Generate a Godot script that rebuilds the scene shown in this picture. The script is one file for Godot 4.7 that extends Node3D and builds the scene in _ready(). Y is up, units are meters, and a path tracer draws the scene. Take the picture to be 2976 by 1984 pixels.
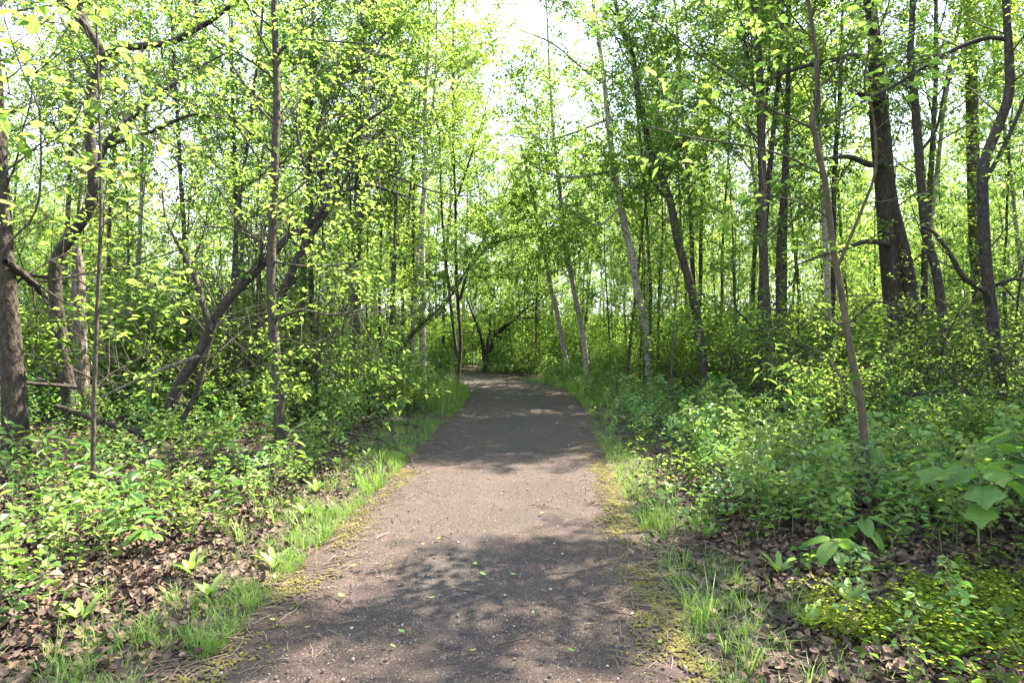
extends Node3D
# A gravel path through a young spring wood. x to the right, y up, -z along the path, metres.

var rng := RandomNumberGenerator.new()
var M := {}
var taken := {}
var und := FastNoiseLite.new()

# middle of the path, as (x, z)
const PATH := [Vector2(-0.5, 4), Vector2(-0.36, 0), Vector2(-0.28, -3), Vector2(-0.2, -5), Vector2(-0.06, -7.5), Vector2(0.02, -10), Vector2(0.2, -13), Vector2(0.2, -15.6), Vector2(-0.05, -17.6), Vector2(-0.8, -19.3), Vector2(-2.2, -20.6), Vector2(-4.6, -21.6), Vector2(-8.5, -22.4), Vector2(-14.0, -23.5), Vector2(-24.0, -27.0)]

# trees that stand out: name, label, category, bark, side branches per limb, their length, where they begin, leaf spacing, leaf length, limbs as x, y, z, radius ...
const LOOKS := ["grey-brown bark", "ridged grey bark", "smooth greenish bark", "white birch bark", "dark bark", "thin grey stem"]

const TREES := [
	["deciduous_tree", "thick furrowed brown trunk growing beside the black crooked tree", "tree", "brown", 16, 1.5, 0.4, 0.055, 0.085, [[-5.53, -0.08, -7.6, 0.163, -5.55, 0.36, -7.6, 0.136, -5.57, 1.09, -7.6, 0.12, -5.61, 1.82, -7.6, 0.105, -5.64, 2.54, -7.6, 0.093, -5.67, 3.26, -7.6, 0.085, -5.7, 4.22, -7.6, 0.074, -5.75, 5.4, -7.6, 0.058, -5.79, 6.81, -7.6, 0.039, -5.81, 8.44, -7.6, 0.016], [-5.49, 2.28, -7.4, 0.034, -5.51, 2.21, -7.62, 0.043, -5.55, 2.08, -7.91, 0.044, -5.59, 1.91, -8.2, 0.029]]],
	["crooked_tree", "black crooked tree forking into a long arching limb over the leaf litter", "tree", "black", 16, 1.2, 0.42, 0.12, 0.07, [[-6.01, -0.08, -9.4, 0.114, -6.11, 0.55, -9.4, 0.099, -6.21, 1.33, -9.4, 0.093, -6.28, 1.99, -9.4, 0.09, -6.27, 2.44, -9.4, 0.09, -6.1, 2.76, -9.4, 0.087, -5.86, 3.09, -9.4, 0.087, -5.74, 3.42, -9.4, 0.081, -5.76, 3.95, -9.4, 0.078, -5.79, 4.38, -9.4, 0.075, -5.76, 4.77, -9.4, 0.075, -5.62, 5.15, -9.4, 0.084, -5.57, 5.3, -9.4, 0.075, -5.69, 5.48, -9.4, 0.06, -5.83, 5.72, -9.4, 0.054, -5.88, 6.01, -9.4, 0.051, -5.94, 6.89, -9.4, 0.039, -5.96, 8.05, -9.4, 0.018], [-5.57, 5.26, -9.4, 0.06, -5.26, 5.33, -9.32, 0.053, -4.84, 5.33, -9.21, 0.05, -4.51, 5.33, -9.12, 0.047, -4.27, 5.41, -9.05, 0.043, -3.93, 5.52, -8.95, 0.034, -3.5, 5.73, -8.81, 0.028, -2.9, 6.01, -8.6, 0.014], [-4.06, 5.33, -8.8, 0.025, -4.02, 5.5, -8.78, 0.022, -4.02, 5.82, -8.75, 0.02, -4.03, 6.33, -8.7, 0.008], [-5.75, 5.57, -9.4, 0.039, -5.84, 5.73, -9.29, 0.036, -5.99, 5.86, -9.17, 0.029, -6.15, 6.05, -9, 0.014], [-5.77, 3.48, -9.4, 0.048, -5.67, 4.1, -9.58, 0.046, -5.48, 4.41, -9.69, 0.043, -5.13, 4.83, -9.85, 0.038, -4.6, 5.34, -10.07, 0.022, -4.22, 5.62, -10.2, 0.01], [-5.69, 4.07, -9.6, 0.034, -5.32, 4.17, -9.49, 0.03, -4.91, 4.23, -9.37, 0.027, -4.45, 4.36, -9.22, 0.024, -4.17, 4.39, -9.14, 0.017, -3.74, 4.28, -9, 0.009], [-6.28, 2.23, -9.4, 0.03, -6.48, 2.26, -9.12, 0.023, -6.64, 2.28, -8.87, 0.017, -6.76, 2.39, -8.6, 0.008], [-5.95, 0.74, -9.3, 0.033, -6.13, 0.78, -9.17, 0.029, -6.4, 0.83, -8.98, 0.023, -6.61, 0.95, -8.8, 0.014]]],
	["snag", "broken pale dead snag with stripped bark behind black crooked tree", "tree stump", "dead", 0, 0, 1, 0, 0, [[-6.37, -0.08, -10.1, 0.129, -6.39, 0.92, -10.1, 0.113, -6.41, 1.89, -10.1, 0.103, -6.41, 2.47, -10.1, 0.088, -6.43, 2.69, -10.1, 0.062, -6.45, 2.81, -10.1, 0.021], [-6.36, 1.89, -10.1, 0.023, -6.28, 2.15, -10.1, 0.018, -6.18, 2.27, -10.1, 0.01]]],
	["slender_sapling", "straight slim grey sapling rising from seedlings in front of the dead snag", "tree", "grey", 16, 0.85, 0.3, 0.075, 0.075, [[-3.47, -0.08, -5.6, 0.024, -3.45, 0.69, -5.6, 0.021, -3.42, 1.4, -5.6, 0.019, -3.38, 2.12, -5.6, 0.017, -3.36, 2.54, -5.6, 0.016, -3.36, 3.18, -5.6, 0.013, -3.37, 3.88, -5.6, 0.01, -3.39, 4.58, -5.6, 0.007, -3.39, 5.27, -5.6, 0.004], [-3.44, 1.05, -5.6, 0.009, -3.37, 1.18, -5.69, 0.007, -3.24, 1.27, -5.79, 0.006, -3.11, 1.39, -5.9, 0.004]]],
	["slender_sapling", "thin bowed sapling with large fresh leaves beside thick furrowed brown trunk", "tree", "grey", 8, 0.6, 0.45, 0.085, 0.11, [[-3.69, -0.08, -4.6, 0.014, -3.62, 0.86, -4.56, 0.012, -3.5, 1.67, -4.52, 0.01, -3.36, 2.07, -4.5, 0.009, -3.17, 2.26, -4.49, 0.009, -3.09, 2.43, -4.48, 0.008, -3.06, 2.72, -4.46, 0.007, -3.06, 2.99, -4.45, 0.007, -3.14, 3.19, -4.44, 0.006, -3.21, 3.4, -4.43, 0.005, -3.26, 3.62, -4.41, 0.004, -3.27, 3.88, -4.4, 0.004], [-3.02, 2.73, -4.4, 0.005, -2.88, 2.77, -4.34, 0.004, -2.74, 2.84, -4.28, 0.004, -2.62, 2.95, -4.2, 0.004], [-3.1, 3.17, -4.4, 0.004, -2.9, 3.2, -4.27, 0.004, -2.66, 3.24, -4.1, 0.004], [-3.05, 2.98, -4.4, 0.004, -3.14, 3.04, -4.3, 0.004, -3.23, 3.1, -4.2, 0.004]]],
	["leaning_tree", "dark twisted tree leaning over toward the path, limbs bent upward", "tree", "black", 26, 1, 0.3, 0.11, 0.06, [[-4.56, -0.08, -8.9, 0.102, -4.57, 0.28, -8.96, 0.08, -4.42, 0.79, -9.03, 0.075, -4.19, 1.19, -9.09, 0.072, -4.03, 1.56, -9.14, 0.073, -3.84, 1.92, -9.2, 0.067, -3.57, 2.22, -9.25, 0.065, -3.34, 2.46, -9.29, 0.062, -3.06, 2.79, -9.34, 0.06, -2.84, 2.91, -9.38, 0.06, -2.58, 3.22, -9.43, 0.057, -2.32, 3.43, -9.47, 0.045, -2.03, 3.53, -9.51, 0.027, -1.67, 3.45, -9.55, 0.018, -1.32, 3.34, -9.6, 0.009], [-3.97, 1.54, -9, 0.049, -4.11, 1.92, -9.04, 0.043, -4.2, 2.21, -9.07, 0.04, -4.35, 2.5, -9.1, 0.035, -4.47, 2.7, -9.12, 0.023, -4.63, 3.02, -9.15, 0.015, -4.7, 3.5, -9.2, 0.009], [-2.54, 3.31, -9.5, 0.042, -2.53, 3.47, -9.51, 0.039, -2.69, 3.7, -9.52, 0.039, -2.85, 3.78, -9.53, 0.036, -2.94, 3.99, -9.55, 0.027, -3, 4.42, -9.57, 0.018, -2.95, 4.91, -9.6, 0.012], [-2.66, 3.69, -9.5, 0.036, -2.32, 4.03, -9.43, 0.033, -2.04, 4.32, -9.37, 0.027, -1.82, 4.45, -9.33, 0.018, -1.62, 4.57, -9.3, 0.009], [-2.79, 3.77, -9.5, 0.03, -2.76, 4.04, -9.51, 0.03, -2.68, 4.33, -9.53, 0.027, -2.51, 4.88, -9.55, 0.024, -2.27, 5.07, -9.57, 0.021, -2.05, 5.25, -9.58, 0.018, -1.79, 5.63, -9.6, 0.009], [-2.33, 3.44, -9.5, 0.024, -2.43, 3.66, -9.44, 0.024, -2.24, 3.83, -9.39, 0.021, -1.93, 3.73, -9.32, 0.018, -1.5, 3.56, -9.22, 0.015, -1.02, 3.36, -9.11, 0.012, -0.55, 3.28, -9, 0.006], [-4.51, -0.08, -8.9, 0.04, -4.33, 0.37, -8.96, 0.037, -4.15, 0.77, -9.01, 0.034, -4.06, 1.22, -9.07, 0.029, -3.98, 1.51, -9.1, 0.023]]],
	["leaning_tree", "dark leaning trunk behind slim grey tree, base hidden in leafy saplings", "tree", "black", 22, 1, 0.3, 0.1, 0.06, [[-4.96, -0.08, -11.8, 0.098, -4.77, 0.62, -11.84, 0.106, -4.53, 0.99, -11.87, 0.098, -4.38, 1.49, -11.91, 0.091, -4.08, 2.02, -11.96, 0.084, -3.79, 2.71, -12.01, 0.073, -3.64, 3.02, -12.04, 0.065, -3.34, 3.48, -12.08, 0.054, -3.08, 3.94, -12.11, 0.039, -2.82, 4.41, -12.15, 0.027, -2.6, 5.04, -12.2, 0.016], [-4.75, 0.66, -11.8, 0.06, -4.84, 1.18, -11.83, 0.053, -4.9, 1.64, -11.86, 0.045, -4.82, 2.32, -11.9, 0.034, -4.68, 3, -11.95, 0.023, -4.61, 3.85, -12, 0.011], [-4.45, 1.26, -11.9, 0.046, -4.38, 1.94, -11.92, 0.038, -4.42, 2.7, -11.95, 0.03, -4.27, 3.46, -11.97, 0.023, -4.08, 4.22, -12, 0.015]]],
	["slender_tree", "slim straight grey-brown trunk standing alone in brown leaf litter beside the path", "tree", "grey", 22, 1.2, 0.3, 0.07, 0.07, [[-2.75, -0.08, -8.1, 0.083, -2.77, 0.49, -8.1, 0.068, -2.8, 1.06, -8.1, 0.062, -2.84, 1.63, -8.1, 0.06, -2.86, 2.14, -8.1, 0.056, -2.84, 2.65, -8.1, 0.054, -2.81, 3.17, -8.1, 0.05, -2.79, 3.73, -8.1, 0.048, -2.77, 4.29, -8.1, 0.045, -2.78, 4.79, -8.1, 0.041, -2.79, 5.4, -8.1, 0.037, -2.79, 6.41, -8.1, 0.029, -2.79, 7.9, -8.1, 0.017], [-2.77, 1.08, -8.1, 0.014, -2.65, 1.27, -7.98, 0.012, -2.44, 1.35, -7.86, 0.011, -2.14, 1.4, -7.7, 0.007], [-2.81, 1.65, -8.1, 0.019, -2.46, 1.77, -7.95, 0.016, -2.12, 1.71, -7.81, 0.014, -1.84, 1.73, -7.69, 0.012, -1.65, 1.77, -7.6, 0.008], [-2.85, 2.35, -8.1, 0.017, -2.47, 2.28, -8, 0.014, -2.09, 2.28, -7.9, 0.01, -1.72, 2.23, -7.8, 0.006], [-2.78, 3.93, -8.1, 0.017, -3.05, 4.23, -8.22, 0.015, -3.37, 4.7, -8.4, 0.013, -3.6, 4.98, -8.51, 0.009, -3.83, 5.21, -8.6, 0.004], [-2.78, 4.74, -8.1, 0.017, -2.49, 4.88, -7.95, 0.012, -2.03, 4.78, -7.75, 0.01, -1.5, 4.65, -7.5, 0.006], [-2.8, 3.88, -8.1, 0.014, -2.68, 4.07, -8.21, 0.013, -2.45, 4.64, -8.51, 0.011, -2.31, 5.29, -8.8, 0.007], [-2.84, 2.48, -8.1, 0.012, -3.13, 2.67, -8, 0.01, -3.49, 2.73, -7.9, 0.008, -3.85, 2.62, -7.8, 0.004]]],
	["slender_tree", "brown pole-like trunk with a kink midway, beside two hair-thin saplings", "tree", "grey", 30, 1.5, 0.25, 0.04, 0.072, [[-3.07, -0.08, -13.3, 0.081, -3.02, 1.13, -13.3, 0.068, -3, 2.4, -13.3, 0.061, -2.97, 3.5, -13.3, 0.058, -2.88, 4.51, -13.3, 0.064, -2.81, 5.35, -13.3, 0.058, -2.84, 6.18, -13.3, 0.044, -2.89, 7.01, -13.3, 0.034, -2.9, 7.84, -13.3, 0.031, -2.91, 9.49, -13.3, 0.014]]],
	["slender_sapling", "hair-thin dark sapling standing beside kinked brown trunk", "tree", "grey", 18, 0.9, 0.3, 0.06, 0.075, [[-2.44, -0.08, -13.5, 0.034, -2.42, 1.13, -13.5, 0.034, -2.34, 2.84, -13.5, 0.031, -2.28, 4.13, -13.5, 0.028, -2.29, 4.98, -13.5, 0.024, -2.31, 5.83, -13.5, 0.017, -2.44, 6.92, -13.5, 0.014, -2.52, 7.94, -13.5, 0.01]]],
	["slender_sapling", "hair-thin sapling with sparse twigs, farther from kinked brown trunk", "tree", "grey", 16, 0.9, 0.3, 0.06, 0.075, [[-2.49, -0.08, -15.5, 0.036, -2.48, 2.04, -15.5, 0.032, -2.34, 4.01, -15.5, 0.028, -2.27, 4.99, -15.5, 0.02, -2.12, 6.45, -15.5, 0.016, -1.97, 7.71, -15.5, 0.008]]],
	["clump_tree", "tall clump of slender grey stems spreading like a fan above the grass verge", "tree", "grey", 30, 1.7, 0.2, 0.036, 0.072, [[-1.49, -0.08, -18.5, 0.057, -1.39, 1.07, -18.5, 0.047, -1.46, 2.13, -18.5, 0.047, -1.51, 3.25, -18.5, 0.042, -1.53, 5.03, -18.5, 0.038, -1.58, 6.48, -18.5, 0.038, -1.58, 8.54, -18.5, 0.033, -1.57, 10.28, -18.5, 0.028, -1.58, 12.01, -18.5, 0.014], [-1.41, 2.25, -18.5, 0.042, -1.2, 3.09, -18.73, 0.038, -0.8, 3.95, -18.98, 0.029, -0.32, 4.96, -19.26, 0.02, -0.01, 5.86, -19.5, 0.01], [-1.46, 2.72, -18.5, 0.038, -0.99, 3.28, -18.17, 0.032, -0.41, 3.7, -17.83, 0.023, 0.27, 3.88, -17.5, 0.013], [-1.49, 0.71, -18.5, 0.047, -1.67, 2.13, -18.62, 0.043, -1.86, 3.8, -18.75, 0.038, -1.96, 5.37, -18.88, 0.029, -2, 6.95, -19, 0.019], [-1.53, 4.83, -18.5, 0.033, -1.19, 5.89, -18.53, 0.028, -0.78, 7.18, -18.56, 0.019, -0.42, 8.59, -18.6, 0.009]]],
	["leaning_shrub", "slanting dark stem leaning out over the grass verge", "shrub", "black", 14, 1.1, 0.3, 0.05, 0.075, [[-2.91, -0.08, -13, 0.046, -2.65, 0.47, -13.13, 0.044, -2.32, 0.91, -13.25, 0.044, -1.96, 1.42, -13.39, 0.041, -1.47, 1.89, -13.55, 0.031, -1.1, 2.34, -13.67, 0.021, -0.84, 2.87, -13.8, 0.011]]],
	["clump_tree", "arching multi-stemmed dark tree at the bend of the path", "tree", "black", 20, 1.5, 0.15, 0.05, 0.08, [[-0.92, -0.08, -22.5, 0.098, -0.89, 0.18, -22.45, 0.086, -0.77, 0.73, -22.37, 0.068, -0.6, 0.99, -22.32, 0.057, -0.31, 1.42, -22.24, 0.045, 0.01, 1.67, -22.18, 0.034, 0.37, 2.05, -22.1, 0.028, 0.9, 2.37, -22, 0.017], [-0.83, 0.44, -22.5, 0.069, -0.58, 1.18, -22.21, 0.057, -0.17, 1.6, -21.98, 0.045, 0.4, 1.81, -21.75, 0.033, 1.01, 1.74, -21.5, 0.016], [-0.89, 0.18, -22.5, 0.069, -0.95, 0.81, -22.53, 0.063, -1.09, 1.38, -22.55, 0.052, -1.31, 1.96, -22.57, 0.035, -1.53, 2.54, -22.6, 0.017], [-0.86, 0.38, -22.5, 0.057, -0.78, 1.24, -22.66, 0.052, -0.67, 2.25, -22.84, 0.041, -0.53, 3.14, -23, 0.023]]],
	["birch_snag", "dead white birch pole with a snapped dark top", "tree", "birch", 5, 0.8, 0.5, 0.3, 0.06, [[1.64, -0.08, -19.5, 0.085, 1.43, 1.21, -19.5, 0.075, 1.18, 2.41, -19.5, 0.07, 0.96, 3.46, -19.5, 0.065, 0.73, 4.58, -19.5, 0.06, 0.54, 5.52, -19.5, 0.055, 0.38, 6.2, -19.5, 0.05, 0.26, 6.69, -19.5, 0.04]]],
	["birch_tree", "leafy pale birch leaning beside the snapped white birch pole", "tree", "birch", 36, 1.8, 0.28, 0.036, 0.072, [[2.08, -0.08, -18.5, 0.094, 1.94, 1.19, -18.5, 0.08, 1.76, 2.13, -18.5, 0.076, 1.58, 3.07, -18.5, 0.071, 1.43, 3.77, -18.5, 0.071, 1.34, 4.71, -18.5, 0.066, 1.3, 5.18, -18.5, 0.061, 1.16, 6.34, -18.5, 0.052, 1.08, 7.28, -18.5, 0.042, 1, 8.55, -18.5, 0.033, 0.92, 10.28, -18.5, 0.019], [1.32, 4.95, -18.5, 0.028, 1.79, 5.14, -18.31, 0.023, 2.33, 4.4, -18, 0.014]]],
	["birch_tree", "largest white birch, sunlit on its upper trunk, with long arching limbs", "tree", "birch", 20, 1.5, 0.35, 0.05, 0.07, [[3, -0.08, -14.5, 0.096, 2.81, 1.65, -14.5, 0.085, 2.64, 2.43, -14.5, 0.081, 2.54, 3.12, -14.5, 0.081, 2.4, 3.59, -14.5, 0.078, 2.28, 4.28, -14.5, 0.074, 2.14, 4.93, -14.5, 0.067, 2.07, 5.57, -14.5, 0.059, 2, 6.21, -14.5, 0.055, 1.92, 6.9, -14.5, 0.048, 1.81, 7.72, -14.5, 0.044, 1.7, 8.4, -14.5, 0.037, 1.54, 9.76, -14.5, 0.022, 1.45, 11.1, -14.5, 0.011], [2.15, 4.88, -14.5, 0.03, 1.86, 4.76, -14.38, 0.029, 1.2, 4.63, -14.11, 0.025, 0.65, 4.68, -13.88, 0.018, 0.12, 4.96, -13.6, 0.01], [2.17, 4.84, -14.5, 0.026, 2.57, 4.89, -14.3, 0.022, 2.98, 4.9, -14.09, 0.022, 3.53, 4.69, -13.8, 0.011], [2.06, 5.94, -14.5, 0.026, 1.4, 5.64, -14.34, 0.022, 0.75, 5.42, -14.19, 0.018, -0.05, 5.44, -14, 0.011], [2.32, 4.13, -14.5, 0.026, 1.83, 3.66, -14.12, 0.022, 1.35, 3.79, -13.81, 0.018, 0.98, 4.04, -13.5, 0.01], [1.96, 6.64, -14.5, 0.026, 1.39, 6.96, -14.27, 0.022, 0.83, 7.31, -14.03, 0.018, 0.21, 7.47, -13.8, 0.011], [1.94, 6.96, -14.5, 0.022, 2.38, 6.6, -14.25, 0.018, 2.87, 6.42, -14, 0.011]]],
	["slender_tree", "leaning dark trunk with a smooth grey top behind the arching birch limbs", "tree", "grey", 30, 1.4, 0.3, 0.042, 0.072, [[3.79, -0.08, -13, 0.093, 3.47, 2.01, -13, 0.086, 3.15, 3.18, -13, 0.08, 2.98, 4.01, -13, 0.07, 2.67, 4.77, -13, 0.06, 2.42, 5.75, -13, 0.056, 2.27, 6.68, -13, 0.05, 2.08, 7.13, -13, 0.043, 1.87, 8.11, -13, 0.03, 1.66, 9.72, -13, 0.017], [3, 3.95, -13, 0.03, 2.71, 4.32, -13.17, 0.024, 2.58, 4.95, -13.4, 0.017]]],
	["slender_tree", "upright grey-brown trunk with dead brush heaped against its foot", "tree", "grey", 30, 1.4, 0.3, 0.042, 0.072, [[4.73, -0.08, -12, 0.098, 4.59, 0.8, -12, 0.083, 4.5, 1.52, -12, 0.08, 4.41, 2.86, -12, 0.077, 4.39, 3.82, -12, 0.073, 4.35, 4.96, -12, 0.07, 4.32, 5.91, -12, 0.064, 4.26, 6.66, -12, 0.058, 4.2, 7.23, -12, 0.052, 4.1, 8.72, -12, 0.037, 4.01, 10.2, -12, 0.018], [4.35, 5.28, -12, 0.031, 4.23, 5.83, -12.07, 0.028, 4.13, 6.47, -12.15, 0.025, 4.04, 7.03, -12.22, 0.019, 3.98, 7.68, -12.3, 0.009]]],
	["slender_tree", "pole-thin grey-brown trunk between upright grey-brown trunk and twin-stemmed sapling", "tree", "grey", 26, 1.4, 0.3, 0.042, 0.072, [[5.98, -0.08, -15, 0.069, 5.98, 2.03, -15, 0.061, 5.98, 3.9, -15, 0.057, 6.01, 5.35, -15, 0.054, 6.03, 6.86, -15, 0.046, 6.04, 8.64, -15, 0.034, 6.02, 10.5, -15, 0.019]]],
	["slender_tree", "pole-thin grey-brown trunk standing between twin-stemmed sapling and massive gnarled trunk", "tree", "grey", 16, 1.2, 0.35, 0.06, 0.075, [[6.55, -0.08, -14, 0.064, 6.57, 1.56, -14, 0.057, 6.58, 2.89, -14, 0.054, 6.58, 4.66, -14, 0.05, 6.67, 6.25, -14, 0.043, 6.7, 7.73, -14, 0.032, 6.72, 9.91, -14, 0.014]]],
	["twin_stem_sapling", "slim twin-stemmed sapling with a kinked trunk and long arching branches", "tree", "smooth", 11, 0.62, 0.3, 0.065, 0.095, [[3.17, -0.08, -5.8, 0.044, 3.12, 0.09, -5.8, 0.038, 3.04, 0.27, -5.79, 0.035, 3, 0.59, -5.78, 0.034, 2.95, 0.96, -5.76, 0.032, 2.88, 1.26, -5.75, 0.031, 2.82, 1.56, -5.74, 0.029, 2.75, 1.93, -5.73, 0.028, 2.69, 2.2, -5.72, 0.026, 2.64, 2.55, -5.71, 0.025, 2.6, 2.8, -5.7, 0.025, 2.54, 3.01, -5.69, 0.023, 2.5, 3.19, -5.68, 0.023, 2.48, 3.3, -5.68, 0.025, 2.52, 3.39, -5.67, 0.023, 2.52, 3.54, -5.67, 0.022, 2.5, 3.76, -5.66, 0.02, 2.47, 3.98, -5.65, 0.017, 2.42, 4.25, -5.64, 0.016, 2.37, 4.59, -5.63, 0.011, 2.3, 5.27, -5.6, 0.006], [2.75, 2.06, -5.8, 0.015, 2.82, 2.24, -5.78, 0.015, 2.95, 2.62, -5.73, 0.013, 3.02, 2.87, -5.7, 0.013, 2.99, 3.19, -5.66, 0.012, 2.94, 3.41, -5.64, 0.01, 2.88, 3.53, -5.62, 0.01, 2.89, 3.78, -5.59, 0.009, 3.01, 4.12, -5.54, 0.007, 3.06, 4.45, -5.5, 0.004], [2.51, 3.22, -5.7, 0.012, 2.3, 3.29, -5.65, 0.01, 2.08, 3.36, -5.59, 0.009, 1.9, 3.5, -5.53, 0.008, 1.64, 3.63, -5.45, 0.008, 1.34, 3.78, -5.36, 0.007, 1.09, 3.92, -5.28, 0.005, 0.83, 4.04, -5.2, 0.004], [2.6, 2.83, -5.7, 0.01, 2.26, 2.95, -5.57, 0.009, 1.85, 3.01, -5.42, 0.008, 1.49, 3.02, -5.29, 0.006, 1.24, 3.04, -5.19, 0.005, 1.01, 3.07, -5.1, 0.004], [2.49, 3.49, -5.6, 0.009, 2.58, 3.64, -5.42, 0.007, 2.66, 3.84, -5.18, 0.005, 2.79, 3.88, -5, 0.004], [2.45, 3.91, -5.6, 0.007, 2.2, 4.01, -5.41, 0.006, 1.98, 4.14, -5.2, 0.004], [2.97, 0.93, -5.8, 0.012, 2.89, 1.09, -5.92, 0.011, 2.81, 1.31, -6.08, 0.009, 2.67, 1.42, -6.2, 0.006], [2.64, 2.49, -5.7, 0.007, 2.37, 2.57, -5.54, 0.006, 2.05, 2.6, -5.35, 0.005, 1.79, 2.61, -5.2, 0.004]]],
	["deciduous_tree", "massive gnarled double trunk with stubs of broken limbs", "tree", "brown", 12, 1.1, 0.3, 0.1, 0.065, [[7.38, -0.08, -12.6, 0.379, 7.27, 0.84, -12.6, 0.296, 7.12, 1.68, -12.6, 0.212, 6.98, 2.76, -12.6, 0.186, 6.86, 4.12, -12.6, 0.18, 6.76, 5.13, -12.6, 0.174, 6.69, 5.92, -12.6, 0.141, 6.63, 6.73, -12.6, 0.116, 6.54, 7.51, -12.6, 0.103, 6.44, 9.08, -12.6, 0.077, 6.34, 11.02, -12.6, 0.032], [7.41, 0.38, -12.3, 0.163, 7.37, 1.25, -12.35, 0.145, 7.27, 2.03, -12.39, 0.126, 7.16, 2.82, -12.43, 0.108, 7.01, 3.54, -12.47, 0.089, 6.88, 4.18, -12.5, 0.064], [6.65, 6.41, -12.6, 0.055, 6.2, 6.45, -12.46, 0.048, 5.88, 6.36, -12.35, 0.044, 5.2, 6.15, -12.12, 0.037, 4.75, 5.97, -11.96, 0.031, 4.35, 5.77, -11.82, 0.024, 3.75, 5.58, -11.6, 0.015], [6.71, 4.53, -12.4, 0.063, 6.42, 4.45, -12.27, 0.056, 6, 4.53, -12.08, 0.043, 5.76, 4.52, -11.98, 0.037, 5.28, 4.41, -11.76, 0.027, 4.54, 4.18, -11.4, 0.015], [6.62, 5.68, -12.4, 0.082, 6.34, 5.65, -12.24, 0.069, 6.11, 5.66, -12.1, 0.049], [6.81, 3.06, -12.4, 0.063, 6.29, 3.07, -12.15, 0.043, 5.68, 2.88, -11.85, 0.03, 4.9, 2.65, -11.44, 0.018, 4.16, 2.33, -11, 0.008]]],
	["deciduous_tree", "bent dark trunk standing close behind massive gnarled trunk", "tree", "black", 14, 1.1, 0.3, 0.09, 0.065, [[7.53, -0.08, -11.6, 0.095, 7.37, 1.3, -11.6, 0.083, 7.21, 2.45, -11.6, 0.077, 7.01, 3.19, -11.6, 0.074, 6.88, 4.48, -11.6, 0.071, 6.79, 5.4, -11.6, 0.065, 6.71, 6.13, -11.6, 0.056, 6.73, 6.86, -11.6, 0.044, 6.67, 8.12, -11.6, 0.027, 6.57, 9.56, -11.6, 0.015], [6.88, 4.5, -11.6, 0.03, 7.08, 4.83, -11.48, 0.023, 7.1, 5.3, -11.35, 0.02, 7.1, 5.81, -11.2, 0.011]]],
	["crooked_tree", "dark zigzag trunk with one long bare limb slanting across the massive trunk", "tree", "black", 13, 1, 0.3, 0.1, 0.065, [[7.16, -0.08, -9.8, 0.1, 6.95, 1.32, -9.8, 0.085, 6.8, 2.47, -9.8, 0.08, 6.73, 3.42, -9.8, 0.078, 6.75, 3.91, -9.8, 0.075, 6.93, 4.41, -9.8, 0.073, 7.08, 4.87, -9.8, 0.068, 7.07, 5.43, -9.8, 0.06, 7.01, 6.2, -9.8, 0.048, 6.92, 7.11, -9.8, 0.03, 6.84, 8.14, -9.8, 0.015], [7.03, 5.64, -9.8, 0.035, 6.84, 5.71, -9.88, 0.033, 6.53, 5.64, -10.03, 0.031, 6.27, 5.51, -10.17, 0.029, 6, 5.34, -10.31, 0.024, 5.69, 5.16, -10.46, 0.021, 5.39, 5.02, -10.59, 0.016, 4.95, 4.71, -10.8, 0.008], [6.9, 1.66, -9.8, 0.05, 6.75, 2.06, -9.71, 0.045, 6.38, 2.24, -9.63, 0.037, 6.1, 2.6, -9.54, 0.032, 5.83, 2.87, -9.46, 0.022, 5.58, 2.97, -9.4, 0.012], [6.75, 3.62, -9.8, 0.035, 6.99, 4.16, -9.73, 0.03, 7.15, 4.63, -9.67, 0.025, 7.3, 5.21, -9.6, 0.015], [6.86, 2.13, -9.8, 0.03, 7.07, 2.24, -9.62, 0.027, 7.32, 2.17, -9.4, 0.017]]],
	["pale_tree", "pale smooth trunk in bright light behind dark zigzag trunk", "tree", "smooth", 16, 1.4, 0.35, 0.06, 0.075, [[10.76, -0.08, -15.5, 0.174, 10.61, 2.04, -15.5, 0.15, 10.47, 4.01, -15.5, 0.142, 10.39, 5.97, -15.5, 0.134, 10.31, 7.91, -15.5, 0.119, 10.25, 8.87, -15.5, 0.111, 10.12, 10.8, -15.5, 0.071, 10.04, 12.71, -15.5, 0.032]]],
]


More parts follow.
